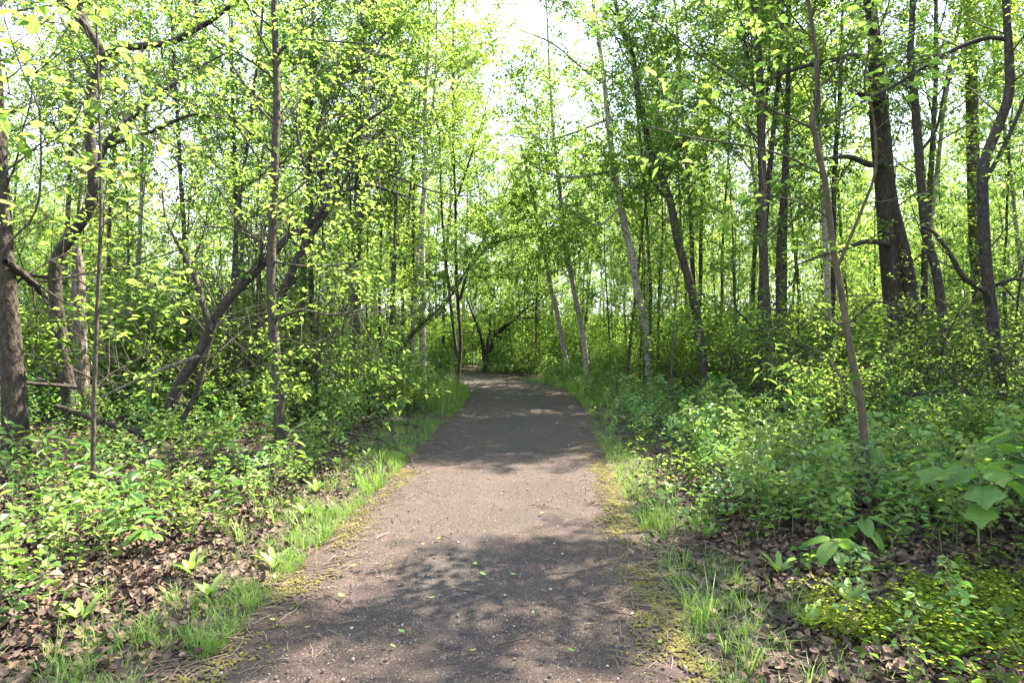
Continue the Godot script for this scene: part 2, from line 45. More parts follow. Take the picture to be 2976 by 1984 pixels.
class Geo:
	var v := PackedVector3Array()
	var n := PackedVector3Array()
	var c := PackedColorArray()
	var i := PackedInt32Array()

	func tube(pts: PackedVector3Array, rad: PackedFloat32Array, sides: int, col: Color, rough := 0.0, nz: FastNoiseLite = null) -> void:
		var count := pts.size()
		var base := v.size()
		var d: Vector3 = (pts[1] - pts[0]).normalized()
		var u: Vector3 = d.cross(Vector3.FORWARD if absf(d.z) < 0.9 else Vector3.RIGHT).normalized()
		for k in count:
			if k > 0:
				var e: Vector3 = pts[k] - pts[k - 1]
				if k < count - 1:
					e = pts[k + 1] - pts[k - 1]
				d = e.normalized()
				u = (u - d * u.dot(d)).normalized()
			var w: Vector3 = d.cross(u)
			for s in sides:
				var a := TAU * s / sides
				var o: Vector3 = u * cos(a) + w * sin(a)
				var r := rad[k]
				if rough > 0.0:
					var q: Vector3 = pts[k] + o * r
					r *= 1.0 + rough * nz.get_noise_3d(q.x * 9.0, q.y * 2.4, q.z * 9.0)
				v.append(pts[k] + o * r)
				n.append(o)
				c.append(col)
		for k in count - 1:
			for s in sides:
				var s2 := (s + 1) % sides
				var p := base + k * sides + s
				var q2 := base + k * sides + s2
				i.append_array(PackedInt32Array([p, p + sides, q2, q2, p + sides, q2 + sides]))
		# close the top
		var top := v.size()
		v.append(pts[count - 1] + d * rad[count - 1] * 0.5)
		n.append(d)
		c.append(col)
		var last := base + (count - 1) * sides
		for s in sides:
			i.append_array(PackedInt32Array([last + s, top, last + (s + 1) % sides]))

	# an oval leaf folded along its midrib: p its foot, d its direction, u its upper side
	func leaf(p: Vector3, d: Vector3, u: Vector3, length: float, width: float, col: Color, fine: bool) -> void:
		var s: Vector3 = d.cross(u).normalized() * width * 0.5
		var up: Vector3 = s.cross(d).normalized() * width * 0.16
		var b := v.size()
		if fine:
			var droop: Vector3 = Vector3.DOWN * length * 0.14
			v.append_array(PackedVector3Array([p, p + d * length * 0.3 - s + up, p + d * length * 0.66 - s * 0.78 + up, p + d * length + droop, p + d * length * 0.66 + s * 0.78 + up, p + d * length * 0.3 + s + up]))
			c.append_array(PackedColorArray([col, col, col, col, col, col]))
			i.append_array(PackedInt32Array([b, b + 1, b + 2, b, b + 2, b + 3, b, b + 3, b + 4, b, b + 4, b + 5]))
		else:
			v.append_array(PackedVector3Array([p, p + d * length * 0.45 - s + up, p + d * length, p + d * length * 0.45 + s + up]))
			c.append_array(PackedColorArray([col, col, col, col]))
			i.append_array(PackedInt32Array([b, b + 1, b + 2, b, b + 2, b + 3]))

	func mesh(m: Material) -> ArrayMesh:
		var a := []
		a.resize(Mesh.ARRAY_MAX)
		a[Mesh.ARRAY_VERTEX] = v
		if n.size() == v.size():
			a[Mesh.ARRAY_NORMAL] = n
		if c.size() == v.size():
			a[Mesh.ARRAY_COLOR] = c
		a[Mesh.ARRAY_INDEX] = i
		var out := ArrayMesh.new()
		if v.size() == 0:
			return out
		out.add_surface_from_arrays(Mesh.PRIMITIVE_TRIANGLES, a)
		out.surface_set_material(0, m)
		return out


# ---------------------------------------------------------------- naming
func numbered(called: String) -> String:
	var k: int = taken.get(called, 0)
	taken[called] = k + 1
	return called if k == 0 else "%s_%03d" % [called, k]

func tag(o: Node, label: String, category: String, group := "", kind := "") -> void:
	o.set_meta("label", label)
	if category:
		o.set_meta("category", category)
	if group:
		o.set_meta("group", group)
	if kind:
		o.set_meta("kind", kind)

func base_node(called: String, at := Vector3.ZERO, turn := 0.0) -> Node3D:
	var o := Node3D.new()
	o.name = numbered(called)
	add_child(o)
	o.position = at
	o.rotation.y = turn
	return o

func part(called: String, mesh: Mesh, parent: Node) -> MeshInstance3D:
	var o := MeshInstance3D.new()
	o.name = called
	o.mesh = mesh
	parent.add_child(o, true)
	return o

func single(called: String, mesh: Mesh) -> MeshInstance3D:
	var o := MeshInstance3D.new()
	o.name = numbered(called)
	o.mesh = mesh
	add_child(o)
	return o

func copy(src: Node3D, called: String, at: Vector3, turn: float, size: float) -> Node3D:
	var o: Node3D = src.duplicate()
	o.name = numbered(called)
	add_child(o)
	o.position = at
	o.rotation.y = turn
	o.scale = Vector3.ONE * size
	return o

func scatter(called: String, mesh: Mesh, places: Array, tints: Array, label: String, category: String) -> void:
	if places.is_empty():
		return
	var mm := MultiMesh.new()
	mm.transform_format = MultiMesh.TRANSFORM_3D
	mm.use_colors = tints.size() > 0
	mm.mesh = mesh
	mm.instance_count = places.size()
	for k in places.size():
		mm.set_instance_transform(k, places[k])
		if tints.size() > 0:
			mm.set_instance_color(k, tints[k])
	var o := MultiMeshInstance3D.new()
	o.name = numbered(called)
	o.multimesh = mm
	add_child(o)
	tag(o, label, category, "", "stuff")


# ---------------------------------------------------------------- small helpers
func rf(a: float, b: float) -> float:
	return rng.randf_range(a, b)

func rv() -> Vector3:
	return Vector3(rf(-1, 1), rf(-1, 1), rf(-1, 1))

func off_path(x: float, z: float) -> float:
	var p := Vector2(x, z)
	var best := 1e9
	for k in PATH.size() - 1:
		var q := Geometry2D.get_closest_point_to_segment(p, PATH[k], PATH[k + 1])
		best = minf(best, p.distance_squared_to(q))
	return sqrt(best)

func height(x: float, z: float, d := -1.0) -> float:
	if d < 0.0:
		d = off_path(x, z)
	var edge := d + 0.16 * und.get_noise_2d(x * 55.0, z * 55.0) + 0.10 * und.get_noise_2d(x * 210.0 + 31.0, z * 210.0)
	var h := lerpf(-0.07, 0.015, smoothstep(0.92, 1.38, edge))
	h += smoothstep(1.4, 6.0, d) * (0.10 + 0.09 * und.get_noise_2d(x * 22.0, z * 22.0)) + smoothstep(1.1, 2.0, d) * 0.022 * und.get_noise_2d(x * 120.0, z * 120.0)
	return h

func leaf_color(hue: float) -> Color:
	var t := clampf(rng.randf() * 0.8 + hue * 0.5, 0, 1)
	var c := Color(0.122, 0.218, 0.052).lerp(Color(0.250, 0.352, 0.100), t)
	var k := rf(0.8, 1.15)
	return Color(c.r * k, c.g * k, c.b * k)

# a twig or branch from p along d; leaves where the last level is reached
func sprig(gb: Geo, gl: Geo, p: Vector3, d: Vector3, length: float, r: float, level: int, o: Dictionary) -> void:
	var steps := clampi(int(length / 0.2) + 2, 3, 7) if level > 0 else 2
	var pts := PackedVector3Array([p])
	var rad := PackedFloat32Array([r])
	var dir := d
	var step := length / steps
	for k in steps:
		dir = (dir + rv() * float(o.wob) + Vector3.UP * float(o.trop)).normalized()
		p += dir * step
		pts.append(p)
		rad.append(lerpf(r, r * 0.25, float(k + 1) / steps))
	gb.tube(pts, rad, 5 if r > 0.012 else 3, Color(1, 1, 1))
	var fine: bool = o.fine
	if level > 0:
		var many := maxi(2, int(length * float(o.fork)))
		for k in many:
			var t := lerpf(0.22, 1.0, (k + rng.randf()) / many)
			var f := t * steps
			var a := mini(int(f), steps - 1)
			var q: Vector3 = pts[a].lerp(pts[a + 1], f - a)
			var along: Vector3 = (pts[a + 1] - pts[a]).normalized()
			var side: Vector3 = along.cross(rv()).normalized()
			side.y *= 0.6
			sprig(gb, gl, q, (along * rf(0.5, 0.9) + side * rf(0.6, 1.0)).normalized(), length * rf(0.32, 0.58) * (1.15 - 0.5 * t), maxf(rad[a] * 0.5, 0.0022), level - 1, o)
	var gap: float = o.gap * (1.0 if level == 0 else 1.8)
	if gap > 0.0:
		var at := length * (0.12 if level == 0 else 0.45)
		var hand := 1.0
		while at < length:
			var f := at / step
			var a := mini(int(f), steps - 1)
			var q: Vector3 = pts[a].lerp(pts[a + 1], f - a)
			var along: Vector3 = (pts[a + 1] - pts[a]).normalized()
			var side: Vector3 = along.cross(Vector3.UP + rv() * 0.35).normalized() * hand
			for j in int(o.burst):
				var ld: Vector3 = (along * 0.45 + side + Vector3.DOWN * rf(-0.1, float(o.droop)) + rv() * (0.3 if j == 0 else 0.9)).normalized()
				var up: Vector3 = (Vector3.UP + rv() * 0.55).normalized()
				var s: float = o.leaf * rf(0.65, 1.2)
				gl.leaf(q + ld * s * rf(0.15, 0.8), ld, up, s, s * rf(0.46, 0.62), leaf_color(o.hue), fine)
			hand = -hand
			at += gap * rf(0.6, 1.4)

# a whole young tree at the origin: trunk, branchwork and crown
func make_tree(called: String, tall: float, r0: float, first: float, branches: int, reach: float, o: Dictionary, bark: String, leafy: String, at: Vector3) -> Node3D:
	var root := base_node(called, at)
	var gt := Geo.new()
	var gb := Geo.new()
	var gl := Geo.new()
	var lean := Vector3(rf(-0.09, 0.09), 1.0, rf(-0.09, 0.09)).normalized()
	var pts := PackedVector3Array()
	var rad := PackedFloat32Array()
	var p := Vector3(0, -0.12, 0)
	var d := lean
	var steps := 14
	for k in steps + 1:
		var t := float(k) / steps
		pts.append(p)
		rad.append(r0 * (lerpf(1.0, 0.10, pow(t, 0.85)) + 0.5 * exp(-t * 40.0)))
		d = (d + rv() * 0.055 + (lean - d) * 0.18).normalized()
		p += d * (tall / steps)
	gt.tube(pts, rad, 9, Color(1, 1, 1))
	for k in branches:
		var t := lerpf(first, 0.985, pow((k + rng.randf()) / branches, 0.9))
		var f := t * steps
		var a := mini(int(f), steps - 1)
		var q: Vector3 = pts[a].lerp(pts[a + 1], f - a)
		var az := k * 2.4 + rf(-0.5, 0.5)
		var rise := lerpf(rf(0.15, 0.6), rf(0.8, 1.5), t)
		var bd := Vector3(cos(az), rise, sin(az)).normalized()
		var prof := lerpf(1.0, 0.32, maxf(0.0, (t - 0.45) / 0.55))
		sprig(gb, gl, q, bd, reach * prof * rf(0.7, 1.2), maxf(rad[a] * 0.33, 0.006), 2, o)
	part("trunk", gt.mesh(M[bark]), root)
	part("branchwork", gb.mesh(M[bark]), root)
	part("crown", gl.mesh(M[leafy]), root)
	return root

# a many-stemmed shrub
func make_shrub(called: String, tall: float, stems: int, spread: float, o: Dictionary, leafy: String, at: Vector3) -> Node3D:
	var root := base_node(called, at)
	var gb := Geo.new()
	var gl := Geo.new()
	for k in stems:
		var az := TAU * (k + rng.randf()) / stems
		var d := Vector3(cos(az) * spread, 1.0, sin(az) * spread).normalized()
		sprig(gb, gl, Vector3(cos(az) * 0.06, -0.05, sin(az) * 0.06), d, tall * rf(0.7, 1.1), rf(0.008, 0.014), 2, o)
	part("stem", gb.mesh(M.twig), root)
	part("foliage", gl.mesh(M[leafy]), root)
	return root

# a low plant: a short stem with spread leaves, one mesh of leaves and one of stem
func plant_geo(tall: float, leaves: int, size: float, wide: float, hue: float, gs: Geo, gl: Geo) -> void:
	var pts := PackedVector3Array([Vector3(0, -0.02, 0), Vector3(rf(-0.03, 0.03), tall * 0.5, rf(-0.03, 0.03)), Vector3(rf(-0.06, 0.06), tall, rf(-0.06, 0.06))])
	gs.tube(pts, PackedFloat32Array([0.004, 0.003, 0.0015]), 3, Color(1, 1, 1))
	for k in leaves:
		var t := lerpf(0.35, 1.0, float(k) / maxf(1.0, leaves - 1))
		var q: Vector3 = pts[0].lerp(pts[1], t * 2.0) if t < 0.5 else pts[1].lerp(pts[2], t * 2.0 - 1.0)
		var az := k * 2.4 + rf(-0.4, 0.4)
		var d := Vector3(cos(az), rf(-0.45, 0.7), sin(az)).normalized()
		var stalk := rf(0.2, 0.9) * tall * 0.35 * (1.1 - t)
		var s := size * rf(0.7, 1.2)
		var e: Vector3 = q + d * stalk
		gs.tube(PackedVector3Array([q, e]), PackedFloat32Array([0.0016, 0.001]), 3, Color(1, 1, 1))
		gl.leaf(e, d, (Vector3.UP + rv() * 0.7).normalized(), s, s * wide * rf(0.8, 1.15), leaf_color(hue + rf(-0.3, 0.3)), true)

func make_plant(called: String, tall: float, leaves: int, size: float, wide: float, hue: float, leafy: String, at: Vector3) -> Node3D:
	var root := base_node(called, at)
	var gs := Geo.new()
	var gl := Geo.new()
	plant_geo(tall, leaves, size, wide, hue, gs, gl)
	part("stem", gs.mesh(M.green_stem), root)
	part("foliage", gl.mesh(M[leafy]), root)
	return root

# a broad leaf with veins pressed into it and a lobed rim; lies along +z from its foot
func broad_leaf(lobes: int, hue: float) -> ArrayMesh:
	var g := Geo.new()
	var col := leaf_color(hue)
	var rings := 8
	var around := 48
	g.v.append(Vector3.ZERO)
	g.c.append(col)
	g.n.append(Vector3.UP)
	for k in range(1, rings + 1):
		var t := float(k) / rings
		for s in around:
			var a := TAU * s / around
			var rim := 1.0 if lobes == 0 else 0.74 + 0.30 * pow(1.0 - absf(sin((a - PI) * lobes * 0.5)), 0.8) + 0.025 * sin(a * 29.0)
			var x := sin(a) * t * rim * 0.46
			var z := (0.5 - cos(a) * 0.5) if lobes == 0 else 0.36 - cos(a) * 0.46 * rim
			if lobes == 0:
				x = sin(a) * t * 0.30 * (1.15 - 0.4 * z)
				z = 0.5 - cos(a) * 0.5 * t
			else:
				z = 0.36 - cos(a) * 0.46 * rim * t
			var vein := absf(fposmod((z * 9.0 - absf(x) * 7.0), 1.0) - 0.5)
			var y := 0.05 * vein * smoothstep(0.0, 0.3, t) + absf(x) * 0.25 - 0.30 * z * z - 0.35 * x * x
			g.v.append(Vector3(x, y, z))
			g.c.append(col)
	for k in rings:
		for s in around:
			var s2 := (s + 1) % around
			if k == 0:
				g.i.append_array(PackedInt32Array([0, 1 + s, 1 + s2]))
			else:
				var p := 1 + (k - 1) * around
				g.i.append_array(PackedInt32Array([p + s, p + around + s, p + s2, p + s2, p + around + s, p + around + s2]))
	if lobes > 0:
		g.v[0] = Vector3(0, -0.02, 0.36)
	else:
		g.v[0] = Vector3(0, -0.06, 0.5)
	g.n.clear()
	var st := SurfaceTool.new()
	st.begin(Mesh.PRIMITIVE_TRIANGLES)
	st.set_smooth_group(0)
	for k in g.v.size():
		st.set_color(col)
		st.add_vertex(g.v[k])
	for k in g.i:
		st.add_index(k)
	st.generate_normals()
	st.set_material(M.leaf_broad)
	return st.commit()

func broad_plant(label: String, at: Vector3, tall: float, tiers: Array, lobes: int, size: float, hue: float) -> void:
	var root := base_node("broad_leaved_plant", at, rf(0, TAU))
	tag(root, label, "plant")
	var gs := Geo.new()
	var top := Vector3(rf(-0.05, 0.05), tall, rf(-0.05, 0.05))
	gs.tube(PackedVector3Array([Vector3(0, -0.04, 0), top * 0.5 + Vector3(0.02, 0, 0), top]), PackedFloat32Array([0.008, 0.006, 0.004]), 6, Color(1, 1, 1))
	var kinds := [broad_leaf(lobes, hue), broad_leaf(lobes, hue - 0.25), broad_leaf(lobes, hue - 0.5)]
	var feet := []
	for tier in tiers:
		for k in int(tier[1]):
			var az: float = TAU * k / float(tier[1]) + tier[0] * 9.0 + rf(-0.3, 0.3)
			var q: Vector3 = top * float(tier[0])
			var e: Vector3 = q + Vector3(sin(az), 0.35, cos(az)) * size * float(tier[2])
			gs.tube(PackedVector3Array([q, (q + e) * 0.5 + Vector3(0, 0.01, 0), e]), PackedFloat32Array([0.0035, 0.003, 0.0025]), 4, Color(1, 1, 1))
			feet.append([e, az])
	part("stem", gs.mesh(M.green_stem), root)
	for f in feet:
		var lf := part("leaf", kinds[rng.randi() % 3], root)
		lf.position = f[0]
		lf.rotation = Vector3(rf(0.0, 0.45), f[1], rf(-0.2, 0.2))
		lf.scale = Vector3.ONE * size * rf(0.75, 1.15)


# ---------------------------------------------------------------- materials
func noise_tex(freq: float, kind: int, ramp: Array, size := 512, octaves := 4, bump := 0.0) -> NoiseTexture2D:
	var n := FastNoiseLite.new()
	n.seed = rng.randi() % 10000
	n.noise_type = kind as FastNoiseLite.NoiseType
	n.frequency = freq
	n.fractal_octaves = octaves
	if kind == FastNoiseLite.TYPE_CELLULAR:
		n.cellular_return_type = FastNoiseLite.RETURN_CELL_VALUE if bump == 0.0 else FastNoiseLite.RETURN_DISTANCE
		n.fractal_type = FastNoiseLite.FRACTAL_NONE if octaves == 1 else FastNoiseLite.FRACTAL_FBM
	var t := NoiseTexture2D.new()
	t.width = size
	t.height = size
	t.seamless = true
	t.noise = n
	if bump > 0.0:
		t.as_normal_map = true
		t.bump_strength = bump
	elif ramp.size():
		var g := Gradient.new()
		var offs := PackedFloat32Array()
		var cols := PackedColorArray()
		for k in ramp.size():
			offs.append(ramp[k][0])
			cols.append(Color(ramp[k][1], ramp[k][2], ramp[k][3]).linear_to_srgb())
		g.offsets = offs
		g.colors = cols
		t.color_ramp = g
	return t

func bark_mat(key: String, ramp: Array, scale: Vector3, bump: float, freq := 0.02) -> void:
	var m := StandardMaterial3D.new()
	m.albedo_texture = noise_tex(freq, FastNoiseLite.TYPE_SIMPLEX_SMOOTH, ramp, 256, 5)
	m.normal_enabled = true
	m.normal_texture = noise_tex(freq * 1.4, FastNoiseLite.TYPE_SIMPLEX_SMOOTH, [], 256, 5, bump)
	m.normal_scale = 1.0
	m.uv1_triplanar = true
	m.uv1_scale = scale
	m.roughness = 0.9
	M[key] = m

func leaf_mat(key: String, tint: Color, rough: float, through := 1.3) -> void:
	var m := StandardMaterial3D.new()
	m.vertex_color_use_as_albedo = true
	m.albedo_color = tint.linear_to_srgb()
	m.roughness = rough
	m.metallic_specular = 0.5
	m.backlight_enabled = true
	m.backlight = Color(through, through, through * 0.85)
	m.cull_mode = BaseMaterial3D.CULL_DISABLED
	M[key] = m

func plain(key: String, c: Color, rough: float, tinted := false) -> StandardMaterial3D:
	var m := StandardMaterial3D.new()
	m.albedo_color = c.linear_to_srgb()
	m.roughness = rough
	m.vertex_color_use_as_albedo = tinted
	M[key] = m
	return m

func materials() -> void:
	bark_mat("brown", [[0.0, 0.0110, 0.0076, 0.0049], [0.45, 0.0270, 0.0190, 0.0123], [0.7, 0.0460, 0.0351, 0.0246], [1.0, 0.0740, 0.0589, 0.0418]], Vector3(3.4, 0.9, 3.4), 9.0)
	bark_mat("black", [[0.0, 0.010, 0.008, 0.006], [0.5, 0.028, 0.022, 0.017], [0.75, 0.050, 0.040, 0.031], [1.0, 0.095, 0.078, 0.060]], Vector3(3.6, 1.4, 3.6), 9.0)
	bark_mat("grey", [[0.0, 0.0140, 0.0104, 0.0074], [0.45, 0.0310, 0.0247, 0.0164], [0.7, 0.0530, 0.0427, 0.0303], [1.0, 0.0810, 0.0693, 0.0508]], Vector3(4.5, 1.2, 4.5), 6.0)
	bark_mat("smooth", [[0.0, 0.0297, 0.0226, 0.0118], [0.5, 0.0594, 0.0472, 0.0251], [1.0, 0.1012, 0.0852, 0.0473]], Vector3(3.0, 1.6, 3.0), 3.0)
	bark_mat("birch", [[0.0, 0.0213, 0.0175, 0.0150], [0.28, 0.0425, 0.0350, 0.0287], [0.40, 0.2313, 0.2025, 0.1675], [0.7, 0.3363, 0.3013, 0.2587], [1.0, 0.4062, 0.3712, 0.3287]], Vector3(1.6, 4.0, 1.6), 4.0)
	bark_mat("dead", [[0.0, 0.026, 0.021, 0.017], [0.4, 0.084, 0.068, 0.055], [0.6, 0.168, 0.142, 0.115], [1.0, 0.241, 0.210, 0.173]], Vector3(5.0, 0.7, 5.0), 9.0)
	bark_mat("twig", [[0.0, 0.0120, 0.0085, 0.0057], [0.5, 0.0290, 0.0218, 0.0148], [1.0, 0.0550, 0.0427, 0.0287]], Vector3(4, 2, 4), 3.0)
	leaf_mat("leaf_fresh", Color(1.0, 1.0, 1.0), 0.5)
	leaf_mat("leaf_lime", Color(1.12, 1.06, 1.0), 0.5)
	leaf_mat("leaf_low", Color(0.97, 1.0, 0.95), 0.4, 1.05)
	leaf_mat("leaf_broad", Color(0.78, 0.95, 0.72), 0.5, 1.1)
	leaf_mat("leaf_yellow", Color(1.3, 1.18, 0.7), 0.5)
	leaf_mat("grass", Color(0.95, 1.0, 0.85), 0.5, 1.05)
	leaf_mat("leaf_rust", Color(1.7, 0.8, 0.9), 0.55)
	plain("green_stem", Color(0.09, 0.12, 0.035), 0.6)
	plain("dead_leaf", Color(1, 1, 1), 0.75, true)
	plain("stone", Color(1, 1, 1), 0.85, true)
	plain("moss", Color(1, 1, 1), 1.0, true)
	plain("straw", Color(1, 1, 1), 0.8, true)
	plain("ribbon", Color(0.75, 0.10, 0.02), 0.5)
	# forest floor of brown humus under the leaves
	var g := StandardMaterial3D.new()
	g.albedo_texture = noise_tex(0.03, FastNoiseLite.TYPE_CELLULAR, [[0.0, 0.007, 0.004, 0.003], [0.4, 0.022, 0.014, 0.009], [0.7, 0.043, 0.027, 0.018], [1.0, 0.071, 0.049, 0.035]], 512, 3)
	g.normal_enabled = true
	g.normal_texture = noise_tex(0.03, FastNoiseLite.TYPE_CELLULAR, [], 512, 3, 8.0)
	g.uv1_triplanar = true
	g.uv1_world_triplanar = true
	g.uv1_scale = Vector3(1.7, 1.7, 1.7)
	g.roughness = 0.95
	M.humus = g
	# fine crushed stone and grit
	var p := StandardMaterial3D.new()
	p.albedo_texture = noise_tex(0.16, FastNoiseLite.TYPE_CELLULAR, [[0.0, 0.010, 0.006, 0.005], [0.35, 0.029, 0.0195, 0.0165], [0.75, 0.047, 0.032, 0.027], [0.93, 0.07, 0.051, 0.044], [1.0, 0.20, 0.17, 0.155]], 1024, 1)
	p.vertex_color_use_as_albedo = true
	p.normal_enabled = true
	p.normal_texture = noise_tex(0.16, FastNoiseLite.TYPE_CELLULAR, [], 1024, 1, 5.0)
	p.normal_scale = 0.8
	p.uv1_triplanar = true
	p.uv1_world_triplanar = true
	p.uv1_scale = Vector3(1.1, 1.1, 1.1)
	p.roughness = 0.92
	M.gravel = p


# ---------------------------------------------------------------- ground and path
func spaced(a: float, b: float, fine: float, mid: float, grow: float) -> PackedFloat32Array:
	# positions from a to b, fine steps round mid, wider and wider away from it
	var up := PackedFloat32Array()
	var x := mid
	var s := fine
	while x < b:
		up.append(x)
		if x - mid > 3.0:
			s *= grow
		x += s
	up.append(b)
	var out := PackedFloat32Array()
	x = mid - fine
	s = fine
	while x > a:
		out.append(x)
		if mid - x > 3.0:
			s *= grow
		x -= s
	out.append(a)
	out.reverse()
	out.append_array(up)
	return out

func ground() -> void:
	var xs := spaced(-160, 160, 0.07, 0.0, 1.07)
	var zs := spaced(-320, 60, 0.09, -4.5, 1.05)
	var st := SurfaceTool.new()
	st.begin(Mesh.PRIMITIVE_TRIANGLES)
	for z in zs:
		for x in xs:
			st.add_vertex(Vector3(x, height(x, z), z))
	var w := xs.size()
	for b in zs.size() - 1:
		for a in w - 1:
			var p := b * w + a
			st.add_index(p)
			st.add_index(p + 1)
			st.add_index(p + w)
			st.add_index(p + 1)
			st.add_index(p + w + 1)
			st.add_index(p + w)
	st.generate_normals()
	st.set_material(M.humus)
	var o := single("ground", st.commit())
	o.set_meta("kind", "structure")

func path() -> void:
	var c := Curve2D.new()
	for k in PATH.size():
		var t: Vector2 = (PATH[mini(k + 1, PATH.size() - 1)] - PATH[maxi(k - 1, 0)]) * 0.16
		c.add_point(PATH[k], -t, t)
	var st := SurfaceTool.new()
	st.begin(Mesh.PRIMITIVE_TRIANGLES)
	var length := c.get_baked_length()
	var rows := 420
	var cols := 40
	for k in rows + 1:
		var s := length * float(k) / rows
		var p := c.sample_baked(s)
		var e := (c.sample_baked(minf(s + 0.2, length)) - c.sample_baked(maxf(s - 0.2, 0.0))).normalized()
		var side := Vector2(-e.y, e.x)
		for j in cols + 1:
			var a := lerpf(-1.65, 1.65, float(j) / cols)
			var q := p + side * a
			var y := 0.012 * und.get_noise_2d(q.x * 40.0, q.y * 40.0) + 0.006 * und.get_noise_2d(q.x * 260.0, q.y * 260.0) - 0.02 * smoothstep(0.9, 1.5, absf(a)) - 0.012 * exp(-pow((absf(a) - 0.62) / 0.22, 2.0))
			# grey crushed stone where wheels ran, red-brown earth between and at the sides
			var worn := clampf(0.62 - absf(a) * 0.75 + 0.9 * und.get_noise_2d(q.x * 26.0, q.y * 14.0) + 0.5 * und.get_noise_2d(q.x * 130.0, q.y * 90.0), 0.0, 1.0)
			var damp := 1.0 - 0.22 * smoothstep(0.05, 0.4, und.get_noise_2d(q.x * 45.0 + 80.0, q.y * 45.0))
			st.set_color(Color(1.12, 0.95, 0.88).lerp(Color(0.80, 0.86, 0.90), worn) * damp)
			st.add_vertex(Vector3(q.x, y, q.y))
	var w := cols + 1
	for k in rows:
		for j in cols:
			var p := k * w + j
			st.add_index(p)
			st.add_index(p + w)
			st.add_index(p + 1)
			st.add_index(p + 1)
			st.add_index(p + w)
			st.add_index(p + w + 1)
	st.generate_normals()
	st.set_material(M.gravel)
	var o := single("path", st.commit())
	o.set_meta("kind", "structure")

func path_x(z: float) -> float:
	for k in PATH.size() - 1:
		if z <= PATH[k].y and z >= PATH[k + 1].y:
			return lerpf(PATH[k].x, PATH[k + 1].x, (z - PATH[k].y) / (PATH[k + 1].y - PATH[k].y))
	return 0.0

func lump(squash: float) -> ArrayMesh:
	var g := Geo.new()
	var ring := 6
	g.v.append(Vector3(0, squash, 0))
	for t in 2:
		for s in ring:
			var a := TAU * (s + 0.5 * t) / ring
			var r := [0.75, 1.0][t] * rf(0.82, 1.1) as float
			g.v.append(Vector3(cos(a) * r, [squash * 0.7, -squash * 0.3][t] * rf(0.8, 1.2), sin(a) * r))
	for s in ring:
		var s2 := (s + 1) % ring
		g.i.append_array(PackedInt32Array([0, 1 + s, 1 + s2, 1 + s, 1 + ring + s, 1 + s2, 1 + s2, 1 + ring + s, 1 + ring + s2]))
	return g.mesh(null)

func flat_leaf(curl: float, m: Material) -> ArrayMesh:
	# a curled leaf lying about the origin, one metre long
	var g := Geo.new()
	var rows := 5
	for k in rows + 1:
		var t := float(k) / rows
		var w := 0.30 * sin(PI * pow(t, 0.8)) + 0.01
		w *= rf(0.8, 1.15)
		var y := curl * (t - 0.5) * (t - 0.5) * 2.2 + rf(-0.03, 0.03)
		for s in 3:
			g.v.append(Vector3((s - 1) * w, y + (curl * 0.9 * w if s != 1 else 0.0) + rf(-0.02, 0.02), t - 0.5))
	for k in rows:
		for s in 2:
			var p := k * 3 + s
			g.i.append_array(PackedInt32Array([p, p + 1, p + 3, p + 1, p + 4, p + 3]))
	return g.mesh(m)

func lying(x: float, y: float, z: float, s: float, tilt: float) -> Transform3D:
	return Transform3D(Basis.from_euler(Vector3(rf(-tilt, tilt), rf(0, TAU), rf(-tilt, tilt))).scaled(Vector3.ONE * s), Vector3(x, y, z))

